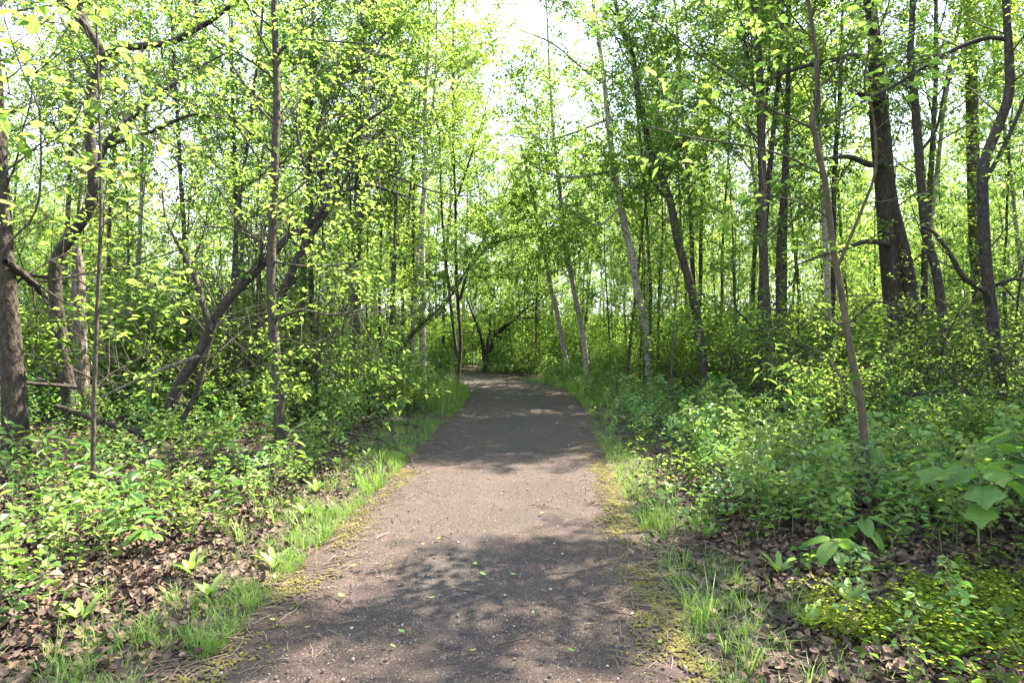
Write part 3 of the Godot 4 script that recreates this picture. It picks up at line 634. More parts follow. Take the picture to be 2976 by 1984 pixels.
func floor_cover() -> void:
	# brown leaf litter
	for kind in 3:
		var places := []
		var tints := []
		var mesh := flat_leaf([0.35, 0.8, -0.4][kind], M.dead_leaf)
		for k in 30000:
			var z := -2.2 - pow(rng.randf(), 1.7) * 17.0
			if k > 16000:
				z = rf(-7.5, -2.2)
			var x := rf(-1, 1) * (2.5 - z * 0.78)
			var d := off_path(x, z)
			if d < 1.2 or (d < 2.0 and rng.randf() > (d - 1.1) * 0.9) or (x > 0 and d > 2.2 and rng.randf() < 0.35):
				continue
			places.append(lying(x, height(x, z, d) + rf(0.008, 0.035), z, rf(0.03, 0.085), 0.6))
			var t := rng.randf()
			var c := Color(0.022, 0.011, 0.007).lerp(Color(0.165, 0.105, 0.066), t * t * t * 0.85 + 0.15 * rng.randf())
			tints.append(c)
		scatter("leaf_litter", mesh, places, tints, ["brown fallen leaves covering the forest floor", "curled dry brown leaves strewn over the forest floor", "flattened brown leaves lying among the seedlings"][kind], "leaf litter")
	# loose stones of the path
	for kind in 2:
		var places := []
		var tints := []
		var mesh := lump([0.55, 0.8][kind])
		mesh.surface_set_material(0, M.stone)
		for k in 9000:
			var z := -2.4 - pow(rng.randf(), 1.7) * 12.0
			var x := path_x(z) + rf(-1.25, 1.25)
			var s := rf(0.002, 0.0045) if rng.randf() < 0.9 else rf(0.005, 0.011)
			places.append(lying(x, 0.004, z, s, 0.4))
			var c := Color(0.04, 0.031, 0.027).lerp(Color(0.12, 0.097, 0.086), pow(rng.randf(), 2.0))
			if rng.randf() < 0.05:
				c = Color(0.25, 0.23, 0.215)
			tints.append(c)
		scatter("gravel", mesh, places, tints, ["fine grit and stones loose on the path", "rounded pebbles loose on the path surface"][kind], "gravel")
	# moss along both edges of the path
	var mp := []
	var mt := []
	var ml := lump(0.42)
	ml.surface_set_material(0, M.moss)
	for k in 60000:
		var right := rng.randf() < 0.72
		var z := rf(-9.5, -2.4) if right else rf(-7.5, -2.4)
		var off := (1.1 + rf(-0.36, 0.36)) if right else -(1.14 + rf(-0.3, 0.3))
		var x := path_x(z) + off
		var patch := und.get_noise_2d(x * 60.0 + 90.0, z * 38.0) + 0.5 * und.get_noise_2d(x * 260.0, z * 260.0)
		var mid := absf(off) - (1.1 if right else 1.14)
		if rng.randf() > exp(-mid * mid * 45.0) * smoothstep(-0.35, 0.35, patch + (0.1 if right else -0.12)):
			continue
		mp.append(lying(x, maxf(height(x, z), 0.0) + 0.003, z, rf(0.005, 0.013), 0.4))
		mt.append(Color(0.05, 0.048, 0.009).lerp(Color(0.105, 0.092, 0.016), rng.randf()))
	scatter("moss", ml, mp, mt, "yellow-green moss growing along the edges of the path", "moss")
	# straw, needles and small bits of twig
	var sg := Geo.new()
	sg.tube(PackedVector3Array([Vector3(0, 0, -0.5), Vector3(0.04, 0.03, 0), Vector3(-0.02, 0.0, 0.5)]), PackedFloat32Array([0.018, 0.02, 0.01]), 4, Color(1, 1, 1))
	var sp := []
	var sc := []
	for k in 6000:
		var z := -2.4 - pow(rng.randf(), 1.6) * 12.0
		var sgn := -1.0 if rng.randf() < 0.5 else 1.0
		var x := path_x(z) + sgn * (1.25 + rf(-1, 1) * rf(0, 0.75))
		sp.append(lying(x, maxf(height(x, z), 0.0) + 0.008, z, rf(0.04, 0.16), 0.12))
		sc.append(Color(0.04, 0.028, 0.02).lerp(Color(0.17, 0.13, 0.085), rng.randf()))
	scatter("straw", sg.mesh(M.straw), sp, sc, "dry straw and twig bits along the path edges", "plant debris")

func undergrowth() -> void:
	# grass
	for kind in 3:
		var g := Geo.new()
		for k in 11:
			var az := rf(0, TAU)
			var h := [0.10, 0.18, 0.27][kind] * rf(0.6, 1.15) as float
			var out := Vector3(cos(az), 0, sin(az))
			var w: Vector3 = Vector3(-sin(az), 0, cos(az)) * [0.0014, 0.0018, 0.0034][kind]
			var foot: Vector3 = out * rf(0.0, 0.035)
			var mid: Vector3 = foot + out * h * 0.22 + Vector3.UP * h * 0.62
			var tip: Vector3 = foot + out * h * rf(0.45, 0.8) + Vector3.UP * h * rf(0.75, 1.0)
			var b := g.v.size()
			g.v.append_array(PackedVector3Array([foot - w, foot + w, mid - w * 0.85, mid + w * 0.85, tip]))
			var c := leaf_color(rf(-0.4, 0.5))
			g.c.append_array(PackedColorArray([c, c, c, c, c]))
			g.i.append_array(PackedInt32Array([b, b + 1, b + 2, b + 1, b + 3, b + 2, b + 2, b + 3, b + 4]))
		var places := []
		for k in [8500, 1000, 350][kind]:
			var z := -2.3 - pow(rng.randf(), 1.35) * 19.0
			var sgn := -1.0 if rng.randf() < 0.66 else 1.0
			var off: float = 1.18 + absf(rf(-1, 1) * rf(0, 1)) * [0.9, 1.2, 1.7][kind]
			var x := path_x(z) + sgn * off
			var clump := und.get_noise_2d(x * 70.0 + 7.0 * kind, z * 70.0)
			if rng.randf() > smoothstep(-0.45, 0.75, clump + [0.1, -0.05, -0.12][kind]) and z > -13.0:
				continue
			if off_path(x, z) < 1.1:
				continue
			places.append(lying(x, height(x, z) - 0.005, z, rf(0.5, 1.15), 0.25))
		# thick grass where the verge is sunny, beside the bend
		for k in 200:
			var z := rf(-21.5, -12.0)
			var x := path_x(maxf(z, -19.0)) + (-1.0 if rng.randf() < 0.6 else 1.0) * rf(1.25, 2.8)
			if off_path(x, z) > 1.2:
				places.append(lying(x, height(x, z), z, rf(0.9, 1.7), 0.1))
		scatter("grass", g.mesh(M.grass), places, [], ["short fine grass edging the path", "medium grass tufts on the path verge", "tall broad grass tufts beside the path"][kind], "grass")
	# low seedlings: the nearest as plants of their own, the rest as one mass
	var protos := []
	var far := [[], [], [], [], [], [], []]
	var talls := [0.16, 0.24, 0.34, 0.5, 0.62, 0.42, 0.3]
	var counts := [9, 12, 18, 34, 44, 20, 26]
	var sizes := [0.05, 0.06, 0.055, 0.052, 0.062, 0.105, 0.036]
	var wides := [0.62, 0.5, 0.8, 0.55, 0.72, 0.3, 0.95]
	var hues := [0.1, 0.25, 0.0, -0.3, -0.1, -0.2, 0.3]
	for kind in 7:
		protos.append(make_plant("seedling", talls[kind], counts[kind], sizes[kind], wides[kind], hues[kind], "leaf_fresh" if kind < 2 else "leaf_low", Vector3.ZERO))
	var near := []
	for k in 17000:
		var z := -2.6 - pow(rng.randf(), 1.1) * 27.0
		var x := rf(-1, 1) * (2.2 - z * 0.78)
		var d := off_path(x, z)
		var right := x > path_x(maxf(z, -17.0))
		var clump := und.get_noise_2d(x * 34.0, z * 34.0 + 50.0)
		var lush := smoothstep(1.15, 2.4, d)
		if Vector2((x - 2.6) / 1.0, (z + 3.5) / 0.75).length() < 0.95 and rng.randf() < 0.85:
			continue
		if z > -5.0:
			lush *= smoothstep(1.3, 2.9, d)
		if right:
			clump = maxf(clump, 0.0)
			if z > -4.7:
				lush *= 0.55
			else:
				lush = smoothstep(1.1, 1.8, d)
		elif z > -7.5:
			lush *= 0.7
		if d < 1.32 or rng.randf() > lush * clampf(0.75 + clump * 1.6, 0.0, 1.0):
			continue
		var kind := 0
		if right:
			kind = [1, 2, 2, 3, 3, 4, 5, 6, 6][rng.randi() % 9]
			if d < 2.1 or z > -4.8:
				kind = rng.randi() % (3 if d < 1.6 else 4)
		else:
			kind = [0, 0, 1, 1, 6, 1, 2, 5][rng.randi() % (8 if d > 1.8 else 2)]
			if z < -9.0:
				kind = 1 + rng.randi() % 6
		var at := Vector3(x, height(x, z, d), z)
		if z > -7.5 and absf(x) < -z * 0.78 and near.size() < 280:
			near.append([kind, at])
		else:
			far[kind].append(lying(at.x, at.y, at.z, rf(0.75, 1.35), 0.12))
	var labels := ["tiny low seedling with flat fresh leaves in the leaf litter", "small seedling with upright fresh leaves in the leaf litter", "knee-low green plant with dull leaves", "bushy green plant standing knee-high among the undergrowth", "tallest bushy plant of the undergrowth", "green plant with long narrow leaves among the undergrowth", "low plant with many tiny round leaves"]
	var used := {}
	for k in 1500:
		var z := rf(-36.0, -18.5)
		var x := rf(-1, 1) * 9.0
		if off_path(x, z) > 1.5:
			far[1 + rng.randi() % 6].append(lying(x, height(x, z), z, rf(0.9, 1.5), 0.12))
	for e in near:
		var kind: int = e[0]
		var o: Node3D
		if not used.has(kind):
			used[kind] = true
			o = protos[kind]
			o.position = e[1]
		else:
			o = copy(protos[kind], "seedling", e[1], rf(0, TAU), rf(0.75, 1.3))
		tag(o, labels[kind], "seedling", ["tiny seedlings", "small seedlings", "knee-low plants", "bushy plants", "tallest bushy plants", "narrow-leaved plants", "tiny-leaved plants"][kind])
	for kind in 7:
		if not used.has(kind):
			protos[kind].queue_free()
			remove_child(protos[kind])
		var gl := Geo.new()
		var gs := Geo.new()
		plant_geo(talls[kind], counts[kind], sizes[kind], wides[kind], hues[kind], gs, gl)
		var tints := []
		for p in far[kind]:
			var k := rf(0.6, 1.2)
			tints.append(Color(k * rf(0.75, 1.15), k, k * rf(0.7, 1.5)))
		scatter("ground_cover", gl.mesh(M.leaf_low if kind > 1 else M.leaf_fresh), far[kind], tints, "green ground cover spreading under the trees, layer %s" % ["of tiny seedlings", "of small seedlings", "of low plants", "of bushy plants", "of tall plants", "of narrow leaves", "of tiny round leaves"][kind], "ground cover")
	# bright yellow-green creeping patch in the sun
	var cg := Geo.new()
	for k in 14:
		var az := rf(0, TAU)
		var d := Vector3(cos(az), rf(0.0, 0.5), sin(az)).normalized()
		cg.leaf(Vector3(rf(-0.05, 0.05), rf(0.03, 0.13), rf(-0.05, 0.05)), d, (Vector3.UP + rv() * 0.3).normalized(), rf(0.02, 0.034), rf(0.018, 0.026), leaf_color(0.8), true)
	var cp := []
	for k in 1700:
		var x := rf(1.5, 3.7)
		var z := rf(-4.3, -2.8)
		if Vector2((x - 2.6) / 0.95, (z + 3.5) / 0.65).length() + 0.5 * und.get_noise_2d(x * 90, z * 90) < 0.7 + 0.4 * rng.randf():
			cp.append(lying(x, height(x, z) - rf(0.0, 0.05), z, rf(0.5, 1.2), 0.3))
	scatter("creeping_herb", cg.mesh(M.leaf_yellow), cp, [], "bright yellow-green creeping herb patch beside the path", "ground cover")


func small_things() -> void:
	# fresh leaves dropped on the path
	var fm := flat_leaf(0.2, null)
	var lm := StandardMaterial3D.new()
	lm.albedo_color = Color(0.12, 0.21, 0.035).linear_to_srgb()
	lm.roughness = 0.5
	fm.surface_set_material(0, lm)
	for a in [[620, 1437], [990, 1385], [1090, 1305], [900, 1500], [1085, 1510], [1315, 1510], [1040, 1360], [920, 1465], [895, 1310], [970, 1258], [1160, 1380], [1180, 1330], [1420, 1165], [1425, 1190], [1110, 1330], [1245, 1185], [1600, 1430], [1520, 1490], [700, 1455], [1005, 1245], [810, 1310], [1225, 1420], [1640, 1390], [780, 1380]]:
		var z: float = -1.6 * 1568.0 / (a[1] - 745.0)
		var x: float = (a[0] - 1176.0) / 1568.0 * -z
		var o := single("fallen_leaf", fm)
		o.transform = lying(x, 0.019, z, rf(0.03, 0.055), 0.2)
		tag(o, "fresh green leaf dropped flat on the gravel path", "leaf", "green leaves fallen on the path")
	# twigs lying on the path
	for a in [[-0.55, -3.5, 0.4, 0.3], [0.05, -3.4, 0.26, 1.9], [-0.2, -4.0, 0.3, 1.2], [0.55, -3.75, 0.34, 0.9], [-1.05, -4.6, 0.45, 2.2], [0.9, -4.2, 0.36, 1.4], [1.05, -3.2, 0.5, 0.35], [-1.3, -5.2, 0.5, 2.5], [0.3, -5.9, 0.3, 1.0], [-0.45, -5.0, 0.25, 0.6]]:
		var g := Geo.new()
		var pts := PackedVector3Array()
		var rad := PackedFloat32Array()
		for k in 6:
			pts.append(Vector3(rf(-0.012, 0.012), 0.004 + rf(0, 0.006), a[2] * (k / 5.0 - 0.5)))
			rad.append(lerpf(0.0045, 0.0015, k / 5.0))
		g.tube(pts, rad, 5, Color(1, 1, 1))
		var o := single("fallen_twig", g.mesh(M.twig))
		o.position = Vector3(a[0], 0.006, a[1])
		o.rotation.y = a[3]
		tag(o, "thin dry twig lying on the gravel path", "twig", "twigs fallen on the path")
	# a bare branch that reaches from the bank onto the path
	var fb := base_node("fallen_branch", Vector3(-2.6, 0, -9.0))
	tag(fb, "long bare fallen branch reaching from the bank onto the path", "branch")
	var bg := Geo.new()
	bg.tube(PackedVector3Array([Vector3(-0.5, 0.14, -0.2), Vector3(0.3, 0.18, 0.0), Vector3(0.9, 0.14, 0.3), Vector3(1.35, 0.06, 0.9), Vector3(1.55, 0.02, 1.5)]), PackedFloat32Array([0.022, 0.018, 0.014, 0.009, 0.004]), 6, Color(1, 1, 1))
	part("stem", bg.mesh(M.grey), fb)
	bg = Geo.new()
	bg.tube(PackedVector3Array([Vector3(0.9, 0.14, 0.3), Vector3(1.1, 0.22, 0.5), Vector3(1.2, 0.3, 0.8)]), PackedFloat32Array([0.008, 0.006, 0.003]), 5, Color(1, 1, 1))
	part("side_twig", bg.mesh(M.grey), fb)
	# pale dead branch leaning in the litter, and others
	for a in [["pale peeling dead branch propped across the black crooked tree", "dead", [-5.0, 0.72, -8.3, 0.016, -4.7, 0.88, -8.4, 0.022, -4.35, 1.05, -8.5, 0.028, -3.95, 1.2, -8.6, 0.026]],
		["dead branch slanting down to the foot of the dark twisted tree", "brown", [-5.5, 0.62, -8.2, 0.03, -4.9, 0.42, -8.2, 0.045, -4.4, 0.22, -8.3, 0.05, -4.2, 0.02, -8.4, 0.05]],
		["horizontal fallen pole hung in the brush by the massive trunk", "black", [4.0, 0.62, -9.2, 0.03, 5.5, 0.66, -9.2, 0.036, 7.6, 0.65, -9.3, 0.042]],
		["brown fallen log with a curved stub lying below thick furrowed trunk", "brown", [-5.6, 0.55, -6.6, 0.05, -5.0, 0.36, -6.5, 0.055, -4.5, 0.1, -6.3, 0.05, -4.35, 0.0, -6.2, 0.03]]]:
		var o := base_node("dead_branch")
		tag(o, a[0], "branch")
		var f: Array = a[2]
		var pts := PackedVector3Array()
		var rad := PackedFloat32Array()
		for k in f.size() / 4:
			pts.append(Vector3(f[k * 4], f[k * 4 + 1], f[k * 4 + 2]))
			rad.append(f[k * 4 + 3])
		var g := Geo.new()
		smooth_tube(g, pts, rad, 8, 0.15)
		part("stem", g.mesh(M[a[1]]), o)
		for k in 2:
			var t := Geo.new()
			var q: Vector3 = pts[k + 1]
			sprig(t, t, q, Vector3(rf(-1, 1), rf(0.2, 1), rf(-1, 1)).normalized(), rf(0.3, 0.6), 0.008, 0, {"wob": 0.2, "trop": 0.0, "gap": 0.0, "leaf": 0.0, "hue": 0.0, "droop": 0.0, "fine": false, "fork": 1.0, "burst": 0})
			part("side_twig", t.mesh(M[a[1]]), o)
	# heap of dead brush against the upright trunk
	var heap := base_node("brush_heap", Vector3(3.7, 0, -10.0))
	tag(heap, "tangled heap of dead branches fallen against upright grey-brown trunk", "brush heap")
	for k in 46:
		var g := Geo.new()
		var s := Vector3(rf(-0.7, 1.2), rf(0.1, 1.9), rf(-0.6, 0.5))
		var e: Vector3 = s + Vector3(rf(-0.6, 1.5), rf(-0.3, 0.9), rf(-0.7, 0.7))
		var m: Vector3 = (s + e) * 0.5 + Vector3(rf(-0.15, 0.15), rf(-0.1, 0.3), rf(-0.2, 0.2))
		var r := rf(0.006, 0.02)
		smooth_tube(g, PackedVector3Array([s, m, e]), PackedFloat32Array([r, r * 0.8, r * 0.3]), 5, 0.0)
		for j in 3:
			var q: Vector3 = m.lerp(e, rng.randf())
			sprig(g, g, q, (e - s).normalized() * 0.6 + rv() * 0.6, rf(0.25, 0.6), 0.005, 0, {"wob": 0.2, "trop": 0.03, "gap": 0.0, "leaf": 0.0, "hue": 0.0, "droop": 0.0, "fine": false, "fork": 1.0, "burst": 0})
		part("branch", g.mesh(M.twig), heap)
	# bare dark thickets of dead shrub
	for a in [[5.9, -9.4, 2.6, "bare dark thicket tangled in front of the massive gnarled trunk"], [7.4, -9.9, 3.0, "bare dark thicket at the foot of the dark zigzag trunk"], [4.6, -9.0, 1.9, "low bare thicket between the brush heap and the massive trunk"], [7.9, -8.6, 2.2, "bare arching thicket outside the dark zigzag trunk"], [-5.3, -10.6, 3.4, "bare dark thicket of upright twigs behind the dark twisted tree"], [-3.2, -11.0, 3.0, "bare upright thicket behind slim straight grey-brown trunk"]]:
		var th := base_node("dead_thicket", Vector3(a[0], 0.05, a[1]))
		tag(th, a[3], "shrub")
		for k in 11:
			var az := TAU * (k + rng.randf()) / 11.0
			var g := Geo.new()
			sprig(g, g, Vector3(cos(az) * 0.1, -0.05, sin(az) * 0.1), Vector3(cos(az) * rf(0.3, 1.1), 1.0, sin(az) * rf(0.3, 1.1)).normalized(), float(a[2]) * rf(0.7, 1.1), rf(0.012, 0.024), 2, {"wob": 0.26, "trop": -0.03, "gap": 0.0, "leaf": 0.0, "hue": 0.0, "droop": 0.0, "fine": false, "fork": 4.2, "burst": 0})
			part("stem", g.mesh(M.black), th)
	# orange flagging ribbon
	var rb := base_node("trail_ribbon", Vector3(0.78, 0, -22.0))
	tag(rb, "orange flagging ribbon tied to a thin stem beyond the bend", "ribbon")
	var sg := Geo.new()
	sg.tube(PackedVector3Array([Vector3(0, -0.05, 0), Vector3(0.02, 0.7, 0), Vector3(0.0, 1.6, 0)]), PackedFloat32Array([0.014, 0.011, 0.007]), 6, Color(1, 1, 1))
	part("stem", sg.mesh(M.twig), rb)
	for k in 2:
		var g := Geo.new()
		for j in 5:
			var t := j / 4.0
			g.v.append(Vector3(-0.055 + 0.02 * sin(t * 5.0 + k), 1.25 - t * 0.26 - k * 0.05, 0.02 + 0.03 * sin(t * 4.0) + k * 0.03))
			g.v.append(Vector3(0.045 + 0.02 * sin(t * 5.0 + k), 1.25 - t * 0.26 - k * 0.05, 0.03 + 0.03 * cos(t * 4.0) + k * 0.03))
		for j in 4:
			var b := j * 2
			g.i.append_array(PackedInt32Array([b, b + 1, b + 2, b + 1, b + 3, b + 2]))
		part("tail", g.mesh(M.ribbon), rb)
	# broad-leaved plants
	broad_plant("tall plant with large pleated lobed leaves growing beside the yellow-green patch", Vector3(3.05, 0.0, -4.4), 0.62, [[0.62, 4, 1.0], [0.82, 5, 0.8], [1.0, 5, 0.5], [0.9, 4, 1.2]], 5, 0.24, 0.3)
	broad_plant("plant with large lobed leaves standing behind the tall pleated-leaf plant", Vector3(3.75, 0.0, -4.9), 0.75, [[0.6, 4, 1.0], [0.8, 4, 0.9], [1.0, 4, 0.5], [0.7, 4, 1.1]], 5, 0.24, 0.3)
	broad_plant("low plant with big smooth oval leaves at the edge of the undergrowth", Vector3(2.05, 0.0, -4.35), 0.20, [[0.7, 4, 0.3], [1.0, 4, 0.25]], 0, 0.19, 0.0)
	broad_plant("second oval-leaved plant in front of the tall pleated-leaf plant", Vector3(2.45, 0.0, -4.7), 0.24, [[0.7, 4, 0.3], [1.0, 4, 0.25]], 0, 0.18, 0.0)
	broad_plant("sprawling oval-leaved plant under the twin-stemmed sapling", Vector3(2.15, 0.0, -5.4), 0.26, [[0.6, 4, 0.4], [0.8, 4, 0.3], [1.0, 4, 0.25]], 0, 0.15, 0.1)
	broad_plant("oval-leaved seedling rising above the litter below slim grey sapling", Vector3(-2.5, 0.0, -4.6), 0.2, [[0.8, 3, 0.3], [1.0, 4, 0.25]], 0, 0.13, 0.2)
	# dandelion-like rosettes on the verge
	for a in [[-1.75, -3.9], [-1.55, -4.4], [-2.05, -4.3], [-1.7, -5.6], [-1.85, -6.4], [-2.3, -3.6], [1.55, -3.5], [1.7, -4.3], [1.9, -3.8], [1.45, -5.0], [1.75, -5.5], [-1.6, -7.2], [-1.7, -8.0], [-1.95, -7.6], [2.1, -3.2], [1.5, -6.4]]:
		var o := base_node("leaf_rosette", Vector3(a[0], height(a[0], a[1]), a[1]), rf(0, TAU))
		tag(o, "upright rosette of long toothed green leaves on the grassy verge", "weed", "leaf rosettes on the path verge")
		for k in 7:
			var g := Geo.new()
			var az := TAU * k / 7.0 + rf(-0.3, 0.3)
			var out := Vector3(cos(az), 0, sin(az))
			var side := Vector3(-sin(az), 0, cos(az))
			var h := rf(0.11, 0.2)
			var col := leaf_color(0.1)
			for j in 7:
				var t := j / 6.0
				var w := 0.020 * sin(PI * clampf(t * 0.85 + 0.1, 0, 1)) * (1.15 if j % 2 == 0 else 0.8)
				var q: Vector3 = out * h * t * 0.75 + Vector3.UP * h * (1.15 * t - 0.55 * t * t)
				g.v.append_array(PackedVector3Array([q - side * w, q - Vector3.UP * w * 0.2, q + side * w]))
				g.c.append_array(PackedColorArray([col, col, col]))
			for j in 6:
				var b := j * 3
				g.i.append_array(PackedInt32Array([b, b + 1, b + 3, b + 1, b + 4, b + 3, b + 1, b + 2, b + 4, b + 2, b + 5, b + 4]))
			part("leaf", g.mesh(M.grass), o)

func smooth_tube(g: Geo, pts: PackedVector3Array, rad: PackedFloat32Array, sides: int, rough: float) -> Array:
	# Catmull-Rom through the points
	var out := PackedVector3Array()
	var ro := PackedFloat32Array()
	var n := pts.size()
	for k in n - 1:
		var p0: Vector3 = pts[maxi(k - 1, 0)]
		var p1: Vector3 = pts[k]
		var p2: Vector3 = pts[k + 1]
		var p3: Vector3 = pts[mini(k + 2, n - 1)]
		var sub := clampi(int(p1.distance_to(p2) / 0.14), 2, 7)
		for s in sub:
			var t := float(s) / sub
			out.append(p1.cubic_interpolate(p2, p0, p3, t))
			ro.append(lerpf(rad[k], rad[k + 1], t))
	out.append(pts[n - 1])
	ro.append(rad[n - 1])
	g.tube(out, ro, sides, Color(1, 1, 1), rough, und)
	return [out, ro]

func named_trees() -> void:
	for e in TREES:
		var root := base_node(e[0], Vector3(e[9][0][0], 0, e[9][0][2]))
		tag(root, e[1], e[2])
		var foot: Vector3 = root.position
		var gl := Geo.new()
		var first := true
		var z0: float = -foot.z
		var o := {"wob": 0.13, "trop": 0.045, "gap": float(e[7]), "leaf": float(e[8]), "hue": 0.15, "droop": 0.5, "fine": true, "fork": 3.6, "burst": 1 if z0 < 6.5 or e[3] == "black" and z0 < 13.0 else (2 if z0 < 11.0 else 3)}
		for f in e[9]:
			var pts := PackedVector3Array()
			var rad := PackedFloat32Array()
			for k in f.size() / 4:
				pts.append(Vector3(f[k * 4], f[k * 4 + 1], f[k * 4 + 2]) - foot)
				rad.append(f[k * 4 + 3])
			var g := Geo.new()
			var big: bool = rad[0] > 0.1
			var line := smooth_tube(g, pts, rad, 16 if big else (9 if rad[0] > 0.03 else 6), 0.32 if big else 0.15)
			var wood_part := part("trunk" if first else "limb", g.mesh(M[e[3]]), root)
			var gb := Geo.new()
			var lp: PackedVector3Array = line[0]
			var lr: PackedFloat32Array = line[1]
			var n: int = e[4] if first else int(ceil(float(e[4]) * 0.45))
			for k in n:
				var t := lerpf(float(e[6]) if first else 0.25, 0.99, (k + rng.randf()) / maxf(n, 1))
				var a := clampi(int(t * (lp.size() - 1)), 0, lp.size() - 2)
				var along: Vector3 = (lp[a + 1] - lp[a]).normalized()
				var side: Vector3 = along.cross(rv()).normalized()
				if first:
					side = Vector3(side.x, absf(side.y) * 0.5 + rf(0.1, 0.5), side.z).normalized()
				sprig(gb, gl, lp[a], (along * rf(0.2, 0.6) + side).normalized(), float(e[5]) * rf(0.6, 1.25), clampf(lr[a] * 0.4, 0.004, 0.014), 2, o)
			if gb.v.size() > 0:
				part("branchwork", gb.mesh(M.twig if e[3] == "birch" else M[e[3]]), wood_part)
			first = false
		if e[4] > 0:
			part("crown", gl.mesh(M.leaf_fresh), root)

func wood() -> void:
	var opts := {"wob": 0.12, "trop": 0.05, "gap": 0.036, "leaf": 0.07, "hue": 0.2, "droop": 0.5, "fine": false, "fork": 4.6, "burst": 3}
	var tall := []
	var mid := []
	var bush := []
	var leafs := ["leaf_fresh", "leaf_lime", "leaf_fresh", "leaf_lime", "leaf_fresh", "leaf_fresh"]
	for k in 6:
		tall.append(make_tree("young_tree", [11.5, 13.0, 10.0, 14.0, 12.0, 9.0][k], [0.055, 0.068, 0.045, 0.07, 0.058, 0.042][k], [0.28, 0.34, 0.22, 0.36, 0.25, 0.2][k], [30, 34, 28, 36, 32, 26][k], [1.9, 2.1, 1.6, 2.2, 1.9, 1.5][k], opts, ["grey", "grey", "smooth", "birch", "black", "grey"][k], leafs[k], Vector3.ZERO))
	opts.burst = 2
	for k in 5:
		mid.append(make_tree("understorey_tree", [4.6, 5.6, 6.6, 3.8, 5.0][k], [0.022, 0.03, 0.036, 0.018, 0.026][k], [0.14, 0.2, 0.2, 0.12, 0.16][k], [24, 26, 28, 20, 24][k], [1.15, 1.3, 1.45, 1.0, 1.2][k], opts, ["grey", "twig", "grey", "smooth", "black"][k], leafs[k], Vector3.ZERO))
	opts.leaf = 0.07
	for k in 4:
		bush.append(make_shrub("shrub", [1.1, 1.6, 2.1, 1.3][k], [6, 7, 7, 8][k], [0.6, 0.5, 0.5, 0.8][k], opts, ["leaf_fresh", "leaf_lime", "leaf_fresh", "leaf_fresh"][k], Vector3.ZERO))
	var spots := []
	# the wood on either side and beyond the bend
	place(tall, "young_tree", 172, -2.0, -50.0, 2.3, 1.1, "slim leafy young tree", "tree", "young trees of the wood", spots, 0.8, 1.15)
	# trees whose high crowns shade the path
	for a in [[4.6, -12.8, 1], [6.4, -13.6, 3], [5.4, -15.6, 4], [7.6, -12.5, 1], [8.7, -14.6, 3], [3.5, -17.0, 0], [4.9, -18.4, 1], [7.7, -8.6, 1], [9.5, -10.5, 1], [-3.1, -13.6, 0], [-2.7, -16.2, 2], [-4.3, -15.1, 1], [-3.5, -18.3, 4], [-5.4, -12.9, 0], [-2.5, -24.4, 1], [2.4, -23.7, 2], [-1.95, -14.8, 3], [2.6, -15.6, 2], [0.9, -25.8, 1], [-0.8, -28.5, 3], [1.9, -30.5, 1]]:
		spots.append(Vector2(a[0], a[1]))
		var o := copy(tall[a[2]], "young_tree", Vector3(a[0], height(a[0], a[1]), a[1]), rf(0, TAU), rf(0.95, 1.12))
		tag(o, "slim leafy young tree with %s, standing in the brush by the shaded path" % LOOKS[a[2]], "tree", "young trees shading the path, " + LOOKS[a[2]])
	place(mid, "understorey_tree", 262, -5.0, -40.0, 2.1, 0.7, "thin understorey tree", "tree", "understorey trees of the wood", spots, 0.8, 1.3)
	place(bush, "shrub", 270, -6.0, -36.0, 1.75, 0.55, "many-stemmed leafy shrub", "shrub", "leafy shrubs of the wood", spots, 0.7, 1.25)
	var rust := copy(mid[2], "understorey_tree", Vector3(-8.2, 0.1, -14.2), 0.7, 1.3)
	(rust.get_node("crown") as MeshInstance3D).material_override = M.leaf_rust
	tag(rust, "thin young tree with orange-tinged new leaves behind black crooked tree", "tree")
	# the shrub layer deep in the wood, one mass
	for k in 4:
		var deep := []
		for j in 330:
			var z := rf(-62, -13) if j < 200 else rf(-95, -40)
			var x := rf(-1, 1) * (1.5 - z * 0.82)
			if off_path(x, z) > 3.0:
				deep.append(Transform3D(Basis(Vector3.UP, rf(0, TAU)).scaled(Vector3.ONE * rf(0.8, 1.5)), Vector3(x, height(x, z), z)))
		var src: MeshInstance3D = bush[k].get_node("foliage")
		scatter("shrub_layer", src.mesh, deep, [], "mass of leafy undergrowth deep in the wood, %s" % ["low", "middling", "tall", "spreading"][k], "undergrowth")
	# the far wood, one mass
	var fw := []
	for k in 270:
		var z := rf(-100, -40)
		fw.append(Transform3D(Basis(Vector3.UP, rf(0, TAU)).scaled(Vector3.ONE * rf(0.9, 1.25)), Vector3(rf(-1, 1) * -z * 0.85, 0.1, z)))
	for k in 3:
		var some := []
		for j in range(k, fw.size(), 3):
			some.append(fw[j])
		for p in ["trunk", "crown"]:
			var src: MeshInstance3D = tall[k].get_node(p)
			scatter("far_wood", src.mesh, some, [], "distant wood of leafy trees closing the view, %s" % (["tree stems ", "leaf crowns "][int(p == "crown")] + ["mixed", "thick", "thin"][k]), "wood")

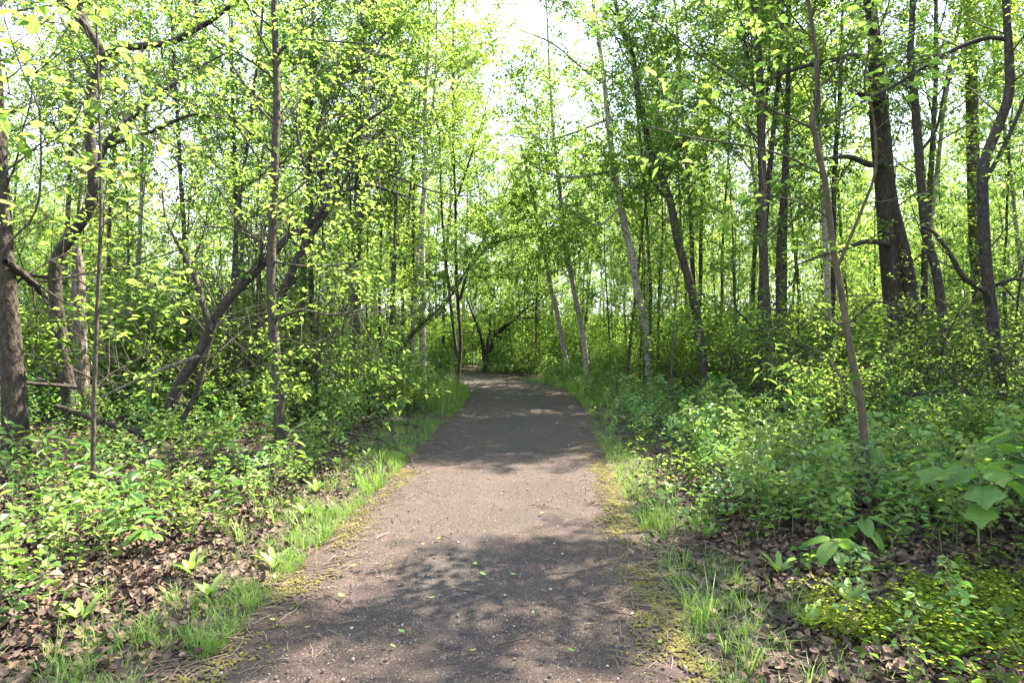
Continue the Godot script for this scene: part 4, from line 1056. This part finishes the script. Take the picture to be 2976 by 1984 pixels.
func place(protos: Array, called: String, count: int, za: float, zb: float, clear: float, apart: float, label: String, category: String, group: String, spots: Array, small: float, large: float) -> void:
	var first := {}
	var made := 0
	var tries := 0
	while made < count and tries < 12000:
		tries += 1
		var z := lerpf(za, zb, pow(rng.randf(), 0.95))
		var x := rf(-1, 1) * (3.0 - z * 0.82)
		var d := off_path(x, z)
		if d < clear:
			continue
		# the nearest strip in view belongs to the trees built one by one
		if z > ((-6.2 if x > 2.6 else -10.0) if called == "shrub" else (-10.4 if x > 5.0 and called == "understorey_tree" else -12.0)) and absf(x) < -z * 0.78 + 0.6:
			continue
		# keep a small clearing where the path is seen to bend
		if z < -18.0 and z > -27.0 and absf(x - 0.3) < 0.9 and called == "young_tree":
			continue
		var p := Vector2(x, z)
		var ok := true
		for s in spots:
			if p.distance_squared_to(s) < apart * apart:
				ok = false
				break
		if not ok:
			continue
		spots.append(p)
		var kind := rng.randi() % protos.size()
		var at := Vector3(x, height(x, z, d), z)
		var size := rf(small, large)
		if called == "shrub" and (d < 3.2 or z > -9.0):
			size *= rf(0.4, 0.8)
		if called == "young_tree" and absf(x) < 4.0 and z < -24.0:
			size *= 0.98
		var o: Node3D
		if not first.has(kind):
			first[kind] = true
			o = protos[kind]
			o.position = at
			o.rotation.y = rf(0, TAU)
			o.scale = Vector3.ONE * size
		else:
			o = copy(protos[kind], called, at, rf(0, TAU), size)
		var where := "beyond the bend of the path" if z < -23.0 else ("close beside the path" if d < 4.5 else "deep among the other stems")
		var look: String = LOOKS[kind] if called == "young_tree" else (["grey-brown stem", "brown stem", "tall grey stem", "short smooth stem", "dark stem"][kind] if called == "understorey_tree" else ["low crown", "lime-green leaves", "tall crown", "wide spread"][kind])
		tag(o, "%s, %s, %s" % [label, look, where], category, "%s, %s, %s" % [group, look, where])
		made += 1


func _ready() -> void:
	rng.seed = 20240
	und.seed = 7
	und.frequency = 0.02
	und.fractal_octaves = 2
	var cam := Camera3D.new()
	cam.name = "camera"
	add_child(cam)
	cam.position = Vector3(0, 1.6, 0)
	cam.rotation_degrees = Vector3(-1.425, 0, 0)
	cam.fov = 53.13
	cam.near = 0.05
	cam.far = 800.0
	cam.current = true
	var sky := ProceduralSkyMaterial.new()
	sky.sky_top_color = Color(0.72, 0.79, 0.91)
	sky.sky_horizon_color = Color(0.93, 0.94, 0.95)
	sky.sky_curve = 0.18
	sky.ground_bottom_color = Color(0.25, 0.28, 0.2)
	sky.ground_horizon_color = Color(0.6, 0.65, 0.6)
	sky.sun_angle_max = 40.0
	sky.sun_curve = 0.12
	var env := Environment.new()
	env.background_mode = Environment.BG_SKY
	env.sky = Sky.new()
	env.sky.sky_material = sky
	env.background_energy_multiplier = 0.72
	env.tonemap_mode = Environment.TONE_MAPPER_LINEAR
	env.tonemap_exposure = 7.7
	env.sdfgi_enabled = true
	env.ssao_enabled = true
	env.ssil_enabled = true
	var we := WorldEnvironment.new()
	we.environment = env
	add_child(we)
	var sun := DirectionalLight3D.new()
	sun.name = "sun"
	sun.light_energy = 1.6
	sun.light_color = Color(1.0, 0.95, 0.86)
	sun.light_angular_distance = 0.5
	sun.shadow_enabled = true
	add_child(sun)
	sun.rotation_degrees = Vector3(-54, 180.0 - 58.0, 0)

	materials()
	ground()
	path()
	named_trees()
	wood()
	small_things()
	undergrowth()
	floor_cover()
